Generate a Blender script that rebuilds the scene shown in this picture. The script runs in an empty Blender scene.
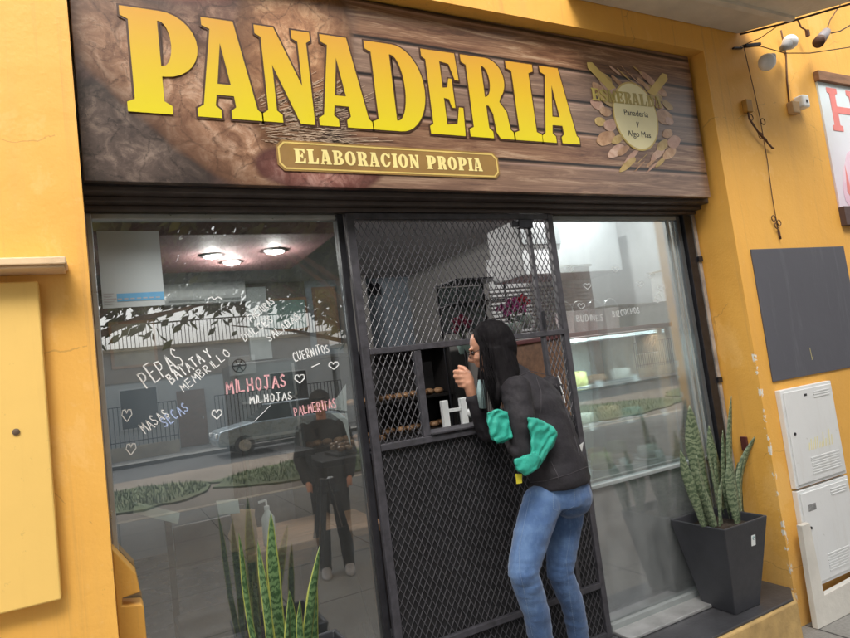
import bpy, bmesh, math, random
from mathutils import Vector, Matrix, noise
R = math.radians
random.seed(7)
S = bpy.context.scene
COL = S.collection
CAM = Vector((0, -2.8, 1.5))

# ------------------------------------------------------------------ camera
YAW, PITCH, ROLL, F = R(27.53), R(4.637), R(-7.134), 620.0
fw = Vector((math.sin(YAW)*math.cos(PITCH), math.cos(YAW)*math.cos(PITCH), math.sin(PITCH)))
r0 = Vector((math.cos(YAW), -math.sin(YAW), 0)); u0 = r0.cross(fw)
rt = r0*math.cos(ROLL) + u0*math.sin(ROLL); up = -r0*math.sin(ROLL) + u0*math.cos(ROLL)
cd = bpy.data.cameras.new('camera'); cam = bpy.data.objects.new('camera', cd); COL.objects.link(cam)
M3 = Matrix((rt, up, -fw)).transposed()
cam.matrix_world = Matrix.Translation(CAM) @ M3.to_4x4()
cd.sensor_width = 36; cd.lens = F*36/850; cd.clip_start = .05; cd.clip_end = 3000
S.camera = cam
def at(x, y, Y):
    """real point on the plane of depth Y seen at a measured spot of the photo"""
    d = fw*F + rt*(x-425) - up*(y-319)
    return CAM + d*((Y-CAM.y)/d.y)

# ------------------------------------------------------------------ objects and tags
def tag(o, label=None, cat=None, group=None, kind=None):
    if label: o['label'] = label
    if cat: o['category'] = cat
    if group: o['group'] = group
    if kind: o['kind'] = kind
    return o
def thing(name, label, cat, loc=(0, 0, 0), group=None):
    o = bpy.data.objects.new(name, None); COL.objects.link(o); o.location = loc
    o.empty_display_size = .1
    return tag(o, label, cat, group)
def wloc(o):
    v = Vector((0, 0, 0))
    while o is not None: v += o.location; o = o.parent
    return v
def copy_tree(o, parent=None):
    c = o.copy(); COL.objects.link(c)
    if parent is not None: c.parent = parent
    for ch in [q for q in bpy.data.objects if q.parent == o and q != c]: copy_tree(ch, c)
    return c

class MB:
    def __init__(s): s.v = []; s.f = []; s.uv = {}
    def add(s, vs, fs):
        b = len(s.v); s.v += [Vector(v) for v in vs]; s.f += [tuple(i+b for i in f) for f in fs]; return s
    def box(s, a, b):
        x0, y0, z0 = a; x1, y1, z1 = b
        if x0 > x1: x0, x1 = x1, x0
        if y0 > y1: y0, y1 = y1, y0
        if z0 > z1: z0, z1 = z1, z0
        return s.add([(x0,y0,z0),(x1,y0,z0),(x1,y1,z0),(x0,y1,z0),(x0,y0,z1),(x1,y0,z1),(x1,y1,z1),(x0,y1,z1)],
                     [(0,3,2,1),(4,5,6,7),(0,1,5,4),(1,2,6,5),(2,3,7,6),(3,0,4,7)])
    def bar(s, a, b, w, d=None, upv=(0, 0, 1)):
        a = Vector(a); b = Vector(b); d = d or w; t = (b-a).normalized(); u = Vector(upv)
        if abs(t.dot(u)) > .98: u = Vector((1, 0, 0))
        p = t.cross(u).normalized()*w/2; q = t.cross(p).normalized()*d/2
        vs = [a-p-q, a+p-q, a+p+q, a-p+q, b-p-q, b+p-q, b+p+q, b-p+q]
        return s.add(vs, [(0,3,2,1),(4,5,6,7),(0,1,5,4),(1,2,6,5),(2,3,7,6),(3,0,4,7)])
    def tube(s, pts, rad, n=8, cap=True):
        pts = [Vector(p) for p in pts]
        if not isinstance(rad, (list, tuple)): rad = [rad]*len(pts)
        base = len(s.v); pu = None
        for i, p in enumerate(pts):
            t = (pts[min(i+1, len(pts)-1)] - pts[max(i-1, 0)]).normalized()
            if pu is None: pu = t.orthogonal().normalized()
            u = (pu - t*pu.dot(t)).normalized(); pu = u; w = t.cross(u)
            for k in range(n):
                a = 2*math.pi*k/n; s.v.append(p + (u*math.cos(a)+w*math.sin(a))*rad[i])
        for i in range(len(pts)-1):
            for k in range(n):
                a = base+i*n+k; b = base+i*n+(k+1) % n; s.f.append((a, b, b+n, a+n))
        if cap:
            s.f.append(tuple(base+k for k in range(n))[::-1]); s.f.append(tuple(base+(len(pts)-1)*n+k for k in range(n)))
        return s
    def loft(s, rings, n=20):
        """rings: (centre, axis_u, axis_w) with half widths in the axis lengths"""
        base = len(s.v)
        for c, u, w in rings:
            c = Vector(c); u = Vector(u); w = Vector(w)
            for k in range(n):
                a = 2*math.pi*k/n; s.v.append(c + u*math.cos(a) + w*math.sin(a))
        for i in range(len(rings)-1):
            for k in range(n):
                a = base+i*n+k; b = base+i*n+(k+1) % n; s.f.append((a, b, b+n, a+n))
        s.f.append(tuple(base+k for k in range(n))[::-1]); s.f.append(tuple(base+(len(rings)-1)*n+k for k in range(n)))
        return s
    def ball(s, c, rx, ry=None, rz=None, n=12, m=8, rot=None):
        ry = ry or rx; rz = rz or rx; c = Vector(c); base = len(s.v)
        def P(a, b):
            v = Vector((rx*math.sin(a)*math.cos(b), ry*math.sin(a)*math.sin(b), rz*math.cos(a)))
            return c + (rot @ v if rot else v)
        s.v.append(P(0, 0))
        for i in range(1, m):
            for k in range(n): s.v.append(P(math.pi*i/m, 2*math.pi*k/n))
        s.v.append(P(math.pi, 0)); e = len(s.v)-1
        for k in range(n): s.f.append((base, base+1+k, base+1+(k+1) % n)); s.f.append((e, e-n+(k+1) % n, e-n+k))
        for i in range(m-2):
            for k in range(n):
                a = base+1+i*n+k; b = base+1+i*n+(k+1) % n; s.f.append((a, a+n, b+n, b))
        return s
    def prism(s, poly, y0, y1, axis='Y'):
        """poly in (x,z) extruded along Y (or (x,y) along Z, (y,z) along X)"""
        n = len(poly); base = len(s.v)
        for y in (y0, y1):
            for p in poly:
                s.v.append(Vector((p[0], y, p[1])) if axis == 'Y' else Vector((p[0], p[1], y)) if axis == 'Z' else Vector((y, p[0], p[1])))
        s.f.append(tuple(base+i for i in range(n))); s.f.append(tuple(base+n+i for i in range(n))[::-1])
        for i in range(n):
            j = (i+1) % n; s.f.append((base+i, base+n+i, base+n+j, base+j))
        return s
    def lathe(s, c, prof, n=20):
        c = Vector(c); return s.loft([(c+Vector((0, 0, z)), (r, 0, 0), (0, r, 0)) for r, z in prof], n)
    def build(s, name, m, parent=None, smooth=False, bevel=0, seg=2):
        me = bpy.data.meshes.new(name); o = bpy.data.objects.new(name, me); COL.objects.link(o)
        off = Vector((0, 0, 0))
        if parent is not None: off = wloc(parent); o.parent = parent
        me.from_pydata([v-off for v in s.v], [], s.f)
        bm = bmesh.new(); bm.from_mesh(me); bmesh.ops.recalc_face_normals(bm, faces=bm.faces)
        bm.to_mesh(me); bm.free()
        if s.uv:
            uvl = me.uv_layers.new(name='UVMap')
            for l in me.loops: uvl.data[l.index].uv = s.uv.get(l.vertex_index, (0, 0))
        me.materials.append(m)
        if smooth:
            for p in me.polygons: p.use_smooth = True
        if bevel:
            b = o.modifiers.new('bevel', 'BEVEL'); b.width = bevel; b.segments = seg; b.limit_method = 'ANGLE'; b.angle_limit = R(40)
        return o
    def organic(s, name, m, parent=None, voxel=.008, sm=4, disp=None, sub=False):
        """unite the overlapping volumes into one smooth continuous surface"""
        o = s.build(name, m, parent)
        r = o.modifiers.new('r', 'REMESH'); r.mode = 'VOXEL'; r.voxel_size = voxel
        if sm: q = o.modifiers.new('s', 'SMOOTH'); q.iterations = sm; q.factor = .5
        dg = bpy.context.evaluated_depsgraph_get(); dg.update()
        me = bpy.data.meshes.new_from_object(o.evaluated_get(dg)); o.modifiers.clear()
        old = o.data; o.data = me; bpy.data.meshes.remove(old)
        me.name = name
        if disp:
            off = wloc(parent) if parent is not None else Vector((0, 0, 0))
            ns = [v.normal.copy() for v in me.vertices]
            for v, n_ in zip(me.vertices, ns): v.co += n_*disp(v.co+off, n_)
        for p in me.polygons: p.use_smooth = True
        if not me.materials: me.materials.append(m)
        return o

# ------------------------------------------------------------------ materials
def newmat(name):
    m = bpy.data.materials.new(name); m.use_nodes = True; nt = m.node_tree; nt.nodes.clear()
    o = nt.nodes.new('ShaderNodeOutputMaterial'); b = nt.nodes.new('ShaderNodeBsdfPrincipled'); nt.links.new(b.outputs[0], o.inputs[0])
    return m, nt, b, o
def N(nt, t, **k):
    n = nt.nodes.new(t)
    for a, v in k.items():
        if a == 'i':
            for kk, vv in v.items():
                if isinstance(vv, bpy.types.NodeSocket): nt.links.new(vv, n.inputs[kk])
                else: n.inputs[kk].default_value = vv
        else: setattr(n, a, v)
    return n
def ramp(nt, fac, stops, interp='LINEAR'):
    n = nt.nodes.new('ShaderNodeValToRGB'); e = n.color_ramp.elements; n.color_ramp.interpolation = interp
    while len(e) < len(stops): e.new(.5)
    for q, (p, c) in zip(e, stops): q.position = p; q.color = (*c, 1) if len(c) == 3 else c
    nt.links.new(fac, n.inputs[0]); return n.outputs[0]
def mix(nt, fac, a, b, mode='MIX'):
    n = nt.nodes.new('ShaderNodeMix'); n.data_type = 'RGBA'; n.blend_type = mode
    for i, v in ((0, fac), (6, a), (7, b)):
        if isinstance(v, bpy.types.NodeSocket): nt.links.new(v, n.inputs[i])
        else: n.inputs[i].default_value = v if i == 0 else ((*v, 1) if len(v) == 3 else v)
    return n.outputs[2]
def math_(nt, op, a, b=0.0, c=None):
    n = nt.nodes.new('ShaderNodeMath'); n.operation = op
    for i, v in enumerate((a, b) if c is None else (a, b, c)):
        if isinstance(v, bpy.types.NodeSocket): nt.links.new(v, n.inputs[i])
        else: n.inputs[i].default_value = v
    return n.outputs[0]
def coords(nt, scale=(1, 1, 1), out='Object'):
    t = N(nt, 'ShaderNodeTexCoord'); m = N(nt, 'ShaderNodeMapping'); m.inputs['Scale'].default_value = scale
    nt.links.new(t.outputs[out], m.inputs[0]); return m.outputs[0]
def noi(nt, vec, scale, detail=4, rough=.55, dist=0):
    n = N(nt, 'ShaderNodeTexNoise'); n.inputs['Scale'].default_value = scale; n.inputs['Detail'].default_value = detail
    n.inputs['Roughness'].default_value = rough; n.inputs['Distortion'].default_value = dist
    nt.links.new(vec, n.inputs['Vector']); return n.outputs['Fac']
def simple(name, col, rough=.5, var=.12, scale=8, bump=.0, bscale=60, metal=0, spec=.5, coat=0, stretch=(1, 1, 1)):
    m, nt, b, o = newmat(name); v = coords(nt, stretch)
    n1 = noi(nt, v, scale, 6)
    d = tuple(max(0, c*(1-var)) for c in col); l = tuple(min(1, c*(1+var)) for c in col)
    nt.links.new(ramp(nt, n1, [(.3, d), (.7, l)]), b.inputs['Base Color'])
    nt.links.new(ramp(nt, noi(nt, v, scale*2.7, 4), [(.3, (max(0, rough-.08),)*3), (.7, (min(1, rough+.08),)*3)]), b.inputs['Roughness'])
    b.inputs['Metallic'].default_value = metal; b.inputs['Specular IOR Level'].default_value = spec; b.inputs['Coat Weight'].default_value = coat
    if bump:
        bp = N(nt, 'ShaderNodeBump', i={'Strength': bump, 'Distance': .01}); nt.links.new(noi(nt, v, bscale, 5), bp.inputs['Height'])
        nt.links.new(bp.outputs[0], b.inputs['Normal'])
    return m
def emis(name, col, st):
    m, nt, b, o = newmat(name); b.inputs['Base Color'].default_value = (*col, 1)
    b.inputs['Emission Color'].default_value = (*col, 1); b.inputs['Emission Strength'].default_value = st
    return m
def glass(name, base=.1, fres=.75, tint=(.9, .95, .94), rough=0.0, dirt_haze=.05):
    m = bpy.data.materials.new(name); m.use_nodes = True; nt = m.node_tree; nt.nodes.clear()
    o = nt.nodes.new('ShaderNodeOutputMaterial')
    tr = N(nt, 'ShaderNodeBsdfTransparent', i={'Color': (*tint, 1)}); gl = N(nt, 'ShaderNodeBsdfGlossy', i={'Roughness': rough, 'Color': (.97, .98, 1, 1)})
    fr = N(nt, 'ShaderNodeFresnel', i={'IOR': 1.5})
    v = coords(nt); bp = N(nt, 'ShaderNodeBump', i={'Strength': .10, 'Distance': .004}); nt.links.new(noi(nt, v, 1.7, 1), bp.inputs['Height'])
    nt.links.new(bp.outputs[0], gl.inputs['Normal'])
    fac = math_(nt, 'ADD', math_(nt, 'MULTIPLY', fr.outputs[0], fres), base)
    mx = N(nt, 'ShaderNodeMixShader'); nt.links.new(fac, mx.inputs[0]); nt.links.new(tr.outputs[0], mx.inputs[1]); nt.links.new(gl.outputs[0], mx.inputs[2])
    df = N(nt, 'ShaderNodeBsdfDiffuse', i={'Color': (.7, .72, .72, 1)})
    dm = N(nt, 'ShaderNodeMixShader'); dn = ramp(nt, noi(nt, coords(nt, (1, 1, .35)), 9, 8, .7), [(.35, (dirt_haze*.35,)*3), (.75, (dirt_haze,)*3)])  # pale diffuse veil: dirt plus painted reflection haze on the pane
    nt.links.new(dn, dm.inputs[0]); nt.links.new(mx.outputs[0], dm.inputs[1]); nt.links.new(df.outputs[0], dm.inputs[2])
    nt.links.new(dm.outputs[0], o.inputs[0]); return m

def wall_paint():
    m, nt, b, o = newmat('yellow_wall_paint'); v = coords(nt)
    big = noi(nt, v, .9, 5); streak = noi(nt, coords(nt, (6, 6, .5)), 1.6, 6, .6); fine = noi(nt, v, 34, 5, .6)
    c = ramp(nt, big, [(.3, (.75, .375, .060)), (.7, (.82, .445, .090))])
    c = mix(nt, ramp(nt, streak, [(.52, (0,)*3), (.8, (.35,)*3)]), c, (.66, .35, .10))
    c = mix(nt, ramp(nt, fine, [(.62, (0,)*3), (.8, (.25,)*3)]), c, (.86, .60, .28))
    pat = noi(nt, coords(nt, (1, 1, .7)), 1.7, 7, .7, .4); c = mix(nt, ramp(nt, pat, [(.56, (0,)*3), (.60, (.32,)*3), (.8, (.42,)*3)]), c, (.88, .54, .18))
    drip = noi(nt, coords(nt, (22, 22, .35)), 1.0, 5, .7); c = mix(nt, ramp(nt, drip, [(.57, (0,)*3), (.75, (.5,)*3)]), c, (.46, .24, .08))
    ck = N(nt, 'ShaderNodeTexVoronoi', feature='DISTANCE_TO_EDGE'); ck.inputs['Scale'].default_value = 1.1; dv = N(nt, 'ShaderNodeTexNoise'); dv.inputs['Scale'].default_value = 3; dv.inputs['Detail'].default_value = 6; nt.links.new(v, dv.inputs['Vector'])
    dm_ = N(nt, 'ShaderNodeVectorMath', operation='MULTIPLY_ADD'); nt.links.new(dv.outputs['Color'], dm_.inputs[0]); dm_.inputs[1].default_value = (.22, .22, .22); nt.links.new(v, dm_.inputs[2]); nt.links.new(dm_.outputs[0], ck.inputs['Vector'])
    crk = math_(nt, 'MULTIPLY', math_(nt, 'LESS_THAN', ck.outputs['Distance'], .0028), math_(nt, 'GREATER_THAN', pat, .52)); c = mix(nt, math_(nt, 'MULTIPLY', crk, .35), c, (.34, .17, .05))
    ge = N(nt, 'ShaderNodeNewGeometry'); sp = N(nt, 'ShaderNodeSeparateXYZ'); nt.links.new(ge.outputs['Position'], sp.inputs[0])
    # chipped plaster along the pillar arris (paint missing, bare white filler)
    dx = math_(nt, 'ABSOLUTE', math_(nt, 'SUBTRACT', sp.outputs['X'], 3.552)); dy = math_(nt, 'ABSOLUTE', math_(nt, 'SUBTRACT', sp.outputs['Y'], -.30))
    e = math_(nt, 'LESS_THAN', math_(nt, 'ADD', dx, dy), math_(nt, 'MULTIPLY', noi(nt, v, 38, 5, .7), .034))
    e = math_(nt, 'MULTIPLY', e, math_(nt, 'GREATER_THAN', noi(nt, coords(nt, (1, 1, 1)), 14, 6, .7), .535))
    e = math_(nt, 'MULTIPLY', e, math_(nt, 'LESS_THAN', sp.outputs['Z'], 1.35))
    c = mix(nt, e, c, (.78, .74, .66))
    # a few screw holes and scuffs
    vo = N(nt, 'ShaderNodeTexVoronoi'); vo.inputs['Scale'].default_value = 2.3; nt.links.new(v, vo.inputs['Vector'])
    c = mix(nt, math_(nt, 'LESS_THAN', vo.outputs['Distance'], .018), c, (.2, .1, .05))
    # grime splashed above the pavement
    zz = N(nt, 'ShaderNodeMapRange', i={'From Min': -.3, 'From Max': .35, 'To Min': .7, 'To Max': 0}); nt.links.new(sp.outputs['Z'], zz.inputs[0])
    c = mix(nt, math_(nt, 'MULTIPLY', zz.outputs[0], streak), c, (.30, .20, .10))
    nt.links.new(c, b.inputs['Base Color']); b.inputs['Roughness'].default_value = .62
    bp = N(nt, 'ShaderNodeBump', i={'Strength': .35, 'Distance': .012}); h = math_(nt, 'ADD', math_(nt, 'MULTIPLY', noi(nt, v, 5, 4), 1.4), math_(nt, 'MULTIPLY', noi(nt, v, 70, 4), .25))
    nt.links.new(h, bp.inputs['Height']); nt.links.new(bp.outputs[0], b.inputs['Normal']); return m
def plank_print():
    m, nt, b, o = newmat('printed_wood_planks')
    t = N(nt, 'ShaderNodeTexCoord'); sp = N(nt, 'ShaderNodeSeparateXYZ'); nt.links.new(t.outputs['Object'], sp.inputs[0])
    z = math_(nt, 'MULTIPLY', math_(nt, 'ADD', sp.outputs['Z'], math_(nt, 'MULTIPLY', sp.outputs['X'], .012)), 5.3)
    fr = math_(nt, 'FRACT', z); row = math_(nt, 'FLOOR', z)
    cm = N(nt, 'ShaderNodeCombineXYZ'); nt.links.new(math_(nt, 'ADD', sp.outputs['X'], math_(nt, 'MULTIPLY', row, 3.7)), cm.inputs[0]); nt.links.new(math_(nt, 'MULTIPLY', z, 2.6), cm.inputs[2]); nt.links.new(row, cm.inputs[1])
    grain = noi(nt, cm.outputs[0], 2.2, 10, .72, .8)
    mp = N(nt, 'ShaderNodeMapping'); mp.inputs['Scale'].default_value = (1.0, 1, 12); nt.links.new(cm.outputs[0], mp.inputs[0]); fine = noi(nt, mp.outputs[0], 3.1, 8, .75)
    c = ramp(nt, grain, [(.30, (.05, .022, .013)), (.44, (.17, .078, .042)), (.54, (.28, .150, .085)), (.66, (.50, .34, .22))])
    wn = N(nt, 'ShaderNodeTexWhiteNoise', noise_dimensions='1D'); nt.links.new(row, wn.inputs['W'])
    c = mix(nt, math_(nt, 'MULTIPLY', wn.outputs[0], .6), c, mix(nt, grain, (.13, .090, .075), (.36, .28, .23)))
    c = mix(nt, ramp(nt, fine, [(.42, (0,)*3), (.7, (.55,)*3)]), c, (.035, .018, .014), 'MIX')
    gap = ramp(nt, fr, [(0, (1,)*3), (.035, (1,)*3), (.075, (0,)*3), (.93, (0,)*3), (.97, (.6,)*3), (1, (1,)*3)])
    lip = ramp(nt, fr, [(.85, (0,)*3), (.92, (.5,)*3), (.95, (0,)*3)])
    c = mix(nt, lip, c, (.48, .32, .25)); c = mix(nt, gap, c, (.012, .008, .007))
    # the print's left third: photographed loaves that melt into the planks
    v0 = coords(nt); wob = N(nt, 'ShaderNodeTexNoise'); wob.inputs['Scale'].default_value = 4; wob.inputs['Detail'].default_value = 5; nt.links.new(v0, wob.inputs['Vector'])
    wv_ = N(nt, 'ShaderNodeVectorMath', operation='MULTIPLY_ADD'); nt.links.new(wob.outputs['Color'], wv_.inputs[0]); wv_.inputs[1].default_value = (.10, 0, .10); nt.links.new(v0, wv_.inputs[2])
    sx = N(nt, 'ShaderNodeSeparateXYZ'); nt.links.new(wv_.outputs[0], sx.inputs[0])
    crust = noi(nt, v0, 11, 10, .7, .7); pits = noi(nt, coords(nt, (1, 1, 1.4)), 38, 8, .8, 1.3); blotch = noi(nt, v0, 3.2, 5, .6, .5)
    ckl = N(nt, 'ShaderNodeTexVoronoi', feature='DISTANCE_TO_EDGE'); ckl.inputs['Scale'].default_value = 7.5; wv2 = N(nt, 'ShaderNodeVectorMath', operation='MULTIPLY_ADD'); nt.links.new(wob.outputs['Color'], wv2.inputs[0]); wv2.inputs[1].default_value = (.22, 0, .22); nt.links.new(v0, wv2.inputs[2]); nt.links.new(wv2.outputs[0], ckl.inputs['Vector'])
    crkl = math_(nt, 'MULTIPLY', N(nt, 'ShaderNodeMapRange', i={'Value': ckl.outputs['Distance'], 'From Min': 0.0, 'From Max': .05, 'To Min': .75, 'To Max': 0.0}).outputs[0], N(nt, 'ShaderNodeMapRange', i={'Value': pits, 'From Min': .4, 'From Max': .55, 'To Min': 0.0, 'To Max': 1.0}).outputs[0])
    def loaf(c, cx, cz, ax, az, ang, dark, mid, lite, soft=.12):
        ca, sa = math.cos(R(ang)), math.sin(R(ang)); X = math_(nt, 'SUBTRACT', sx.outputs['X'], cx+.05); Z = math_(nt, 'SUBTRACT', sx.outputs['Z'], cz+.05)
        p = math_(nt, 'DIVIDE', math_(nt, 'ADD', math_(nt, 'MULTIPLY', X, ca), math_(nt, 'MULTIPLY', Z, sa)), ax); q = math_(nt, 'DIVIDE', math_(nt, 'SUBTRACT', math_(nt, 'MULTIPLY', Z, ca), math_(nt, 'MULTIPLY', X, sa)), az)
        d = math_(nt, 'SQRT', math_(nt, 'ADD', math_(nt, 'MULTIPLY', p, p), math_(nt, 'MULTIPLY', q, q)))
        cc = ramp(nt, math_(nt, 'ADD', math_(nt, 'MULTIPLY', crust, .75), math_(nt, 'MULTIPLY', pits, .25)), [(.38, dark), (.5, mid), (.60, lite)])
        cc = mix(nt, ramp(nt, pits, [(.54, (0,)*3), (.64, (.75,)*3)]), cc, tuple(x*.5 for x in dark)); cc = mix(nt, ramp(nt, pits, [(.36, (.5,)*3), (.44, (0,)*3)]), cc, lite)
        cc = mix(nt, ramp(nt, blotch, [(.35, (.55,)*3), (.6, (0,)*3)]), cc, dark)
        cc = mix(nt, crkl, cc, tuple(x*.4 for x in dark))
        cc = mix(nt, ramp(nt, d, [(.35, (0,)*3), (.98, (.85,)*3)]), cc, tuple(x*.45 for x in dark))
        return mix(nt, N(nt, 'ShaderNodeMapRange', i={'Value': d, 'From Min': 1-soft*.5, 'From Max': 1+soft*.5, 'To Min': 1.0, 'To Max': 0.0}).outputs[0], c, cc)
    bd = ramp(nt, crust, [(.3, (.02, .013, .012)), (.55, (.07, .042, .036)), (.75, (.15, .10, .085))])
    c = mix(nt, N(nt, 'ShaderNodeMapRange', i={'Value': math_(nt, 'ADD', sx.outputs['X'], math_(nt, 'MULTIPLY', sx.outputs['Z'], -.12)), 'From Min': -.72, 'From Max': -.62, 'To Min': 1.0, 'To Max': 0.0}).outputs[0], c, bd)
    c = loaf(c, -1.62, .16, .34, .20, -38, (.05, .036, .032), (.12, .085, .07), (.27, .20, .16))
    c = loaf(c, -1.24, .74, .26, .20, 0, (.07, .035, .025), (.18, .095, .065), (.36, .22, .15), .2)
    c = loaf(c, -1.36, .40, .62, .235, -42, (.15, .07, .04), (.40, .22, .13), (.68, .46, .32))
    c = loaf(c, -1.40, .90, .34, .10, 4, (.20, .07, .05), (.36, .16, .12), (.50, .30, .22), .3)
    c = loaf(c, -.90, .66, .50, .27, 78, (.20, .09, .045), (.44, .22, .11), (.74, .46, .26))
    c = loaf(c, -.84, .10, .30, .11, -6, (.14, .05, .04), (.27, .115, .09), (.50, .30, .25))
    nt.links.new(c, b.inputs['Base Color']); b.inputs['Roughness'].default_value = .33; b.inputs['Coat Weight'].default_value = .25; b.inputs['Coat Roughness'].default_value = .25
    bp = N(nt, 'ShaderNodeBump', i={'Strength': .12, 'Distance': .01}); nt.links.new(noi(nt, coords(nt), 1.6, 3), bp.inputs['Height']); nt.links.new(bp.outputs[0], b.inputs['Normal'])
    return m
def crust_print(name, dark, mid, light, sc=9, seeds=True):
    m, nt, b, o = newmat(name); v = coords(nt)
    n1 = noi(nt, v, sc, 9, .68, .6); n2 = noi(nt, v, sc*.3, 4)
    c = ramp(nt, n1, [(.3, dark), (.5, mid), (.72, light)])
    c = mix(nt, ramp(nt, n2, [(.35, (.65,)*3), (.65, (0,)*3)]), c, dark)
    if seeds:
        n3 = noi(nt, coords(nt, (1.6, 1, 1)), 55, 6, .75, 1.2); c = mix(nt, ramp(nt, n3, [(.52, (0,)*3), (.62, (.65,)*3)]), c, light)
        n4 = noi(nt, coords(nt, (1, 1, 1.7)), 30, 7, .8, 1.5); c = mix(nt, ramp(nt, n4, [(.55, (0,)*3), (.63, (.8,)*3)]), c, tuple(q*.35 for q in dark))
    nt.links.new(c, b.inputs['Base Color']); b.inputs['Roughness'].default_value = .35; b.inputs['Coat Weight'].default_value = .2; return m
def gradient_z(name, z0, z1, c0, c1, rough=.35):
    m, nt, b, o = newmat(name); t = N(nt, 'ShaderNodeTexCoord'); sp = N(nt, 'ShaderNodeSeparateXYZ'); nt.links.new(t.outputs['Object'], sp.inputs[0])
    mr = N(nt, 'ShaderNodeMapRange', i={'From Min': z0, 'From Max': z1}); nt.links.new(sp.outputs['Z'], mr.inputs[0])
    c = ramp(nt, mr.outputs[0], [(0, c0), (1, c1)])
    c = mix(nt, ramp(nt, noi(nt, coords(nt), 3, 5), [(.4, (0,)*3), (.8, (.18,)*3)]), c, (.45, .30, .10))
    nt.links.new(c, b.inputs['Base Color']); b.inputs['Roughness'].default_value = rough; return m
def denim():
    m, nt, b, o = newmat('blue_denim'); v = coords(nt)
    big = noi(nt, v, 5, 5, .6); ge = N(nt, 'ShaderNodeTexWave', wave_type='BANDS', bands_direction='DIAGONAL'); ge.inputs['Scale'].default_value = 160; ge.inputs['Distortion'].default_value = 3; nt.links.new(v, ge.inputs['Vector'])
    c = ramp(nt, big, [(.3, (.032, .075, .18)), (.52, (.060, .125, .28)), (.74, (.13, .23, .42))])
    c = mix(nt, .22, c, ge.outputs['Color'], 'MULTIPLY'); c = mix(nt, ramp(nt, noi(nt, coords(nt, (1, 1, .4)), 60, 6, .7), [(.5, (0,)*3), (.75, (.3,)*3)]), c, (.20, .31, .48))
    nt.links.new(c, b.inputs['Base Color']); b.inputs['Roughness'].default_value = .85; b.inputs['Sheen Weight'].default_value = .2
    bp = N(nt, 'ShaderNodeBump', i={'Strength': .5, 'Distance': .006}); nt.links.new(math_(nt, 'ADD', noi(nt, coords(nt, (1, 1, 2.2)), 17, 5, .6, 1), math_(nt, 'MULTIPLY', ge.outputs['Fac'], .06)), bp.inputs['Height']); nt.links.new(bp.outputs[0], b.inputs['Normal']); return m
def leafmat(name, dark, pale, edge=None):
    m, nt, b, o = newmat(name); t = N(nt, 'ShaderNodeTexCoord'); sp = N(nt, 'ShaderNodeSeparateXYZ'); nt.links.new(t.outputs['UV'], sp.inputs[0])
    cm = N(nt, 'ShaderNodeCombineXYZ'); nt.links.new(math_(nt, 'MULTIPLY', sp.outputs['X'], .9), cm.inputs[0]); nt.links.new(math_(nt, 'MULTIPLY', sp.outputs['Y'], 5.0), cm.inputs[1])
    oi = N(nt, 'ShaderNodeObjectInfo'); nt.links.new(oi.outputs['Random'], cm.inputs[2])
    wv = N(nt, 'ShaderNodeTexWave', wave_type='BANDS', bands_direction='Y'); wv.inputs['Scale'].default_value = 1.15; wv.inputs['Distortion'].default_value = 13; wv.inputs['Detail'].default_value = 6; wv.inputs['Detail Scale'].default_value = 1.6; wv.inputs['Detail Roughness'].default_value = .7
    nt.links.new(cm.outputs[0], wv.inputs['Vector'])
    c = ramp(nt, math_(nt, 'ADD', math_(nt, 'MULTIPLY', wv.outputs['Fac'], .65), math_(nt, 'MULTIPLY', noi(nt, cm.outputs[0], 5, 6, .7), .45)), [(.30, dark), (.75, pale)])
    c = mix(nt, ramp(nt, noi(nt, cm.outputs[0], 2, 5), [(.3, (.5,)*3), (.7, (0,)*3)]), c, dark)
    if edge:
        d = math_(nt, 'ABSOLUTE', math_(nt, 'SUBTRACT', sp.outputs['X'], .5)); c = mix(nt, math_(nt, 'GREATER_THAN', math_(nt, 'ADD', d, math_(nt, 'MULTIPLY', noi(nt, cm.outputs[0], 3, 2), .12)), .455), c, edge)
    nt.links.new(c, b.inputs['Base Color']); b.inputs['Roughness'].default_value = .38; return m
def ground_mat(name, a, bcol, cc, sc=.6, joint=None, bump=.4):
    m, nt, b, o = newmat(name); v = coords(nt)
    c = ramp(nt, noi(nt, v, sc, 8, .65), [(.3, a), (.5, bcol), (.75, cc)])
    c = mix(nt, ramp(nt, noi(nt, v, 60, 4), [(.4, (0,)*3), (.75, (.4,)*3)]), c, tuple(x*.55 for x in a))
    if joint:
        br = N(nt, 'ShaderNodeTexBrick', offset=0.0); br.inputs['Scale'].default_value = 1; br.inputs['Mortar Size'].default_value = .008; br.inputs['Brick Width'].default_value = joint; br.inputs['Row Height'].default_value = joint
        nt.links.new(v, br.inputs['Vector']); c = mix(nt, br.outputs['Fac'], c, tuple(x*.3 for x in a))
    nt.links.new(c, b.inputs['Base Color']); b.inputs['Roughness'].default_value = .88
    bp = N(nt, 'ShaderNodeBump', i={'Strength': bump, 'Distance': .02}); nt.links.new(noi(nt, v, 25, 6, .6), bp.inputs['Height']); nt.links.new(bp.outputs[0], b.inputs['Normal']); return m

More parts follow.
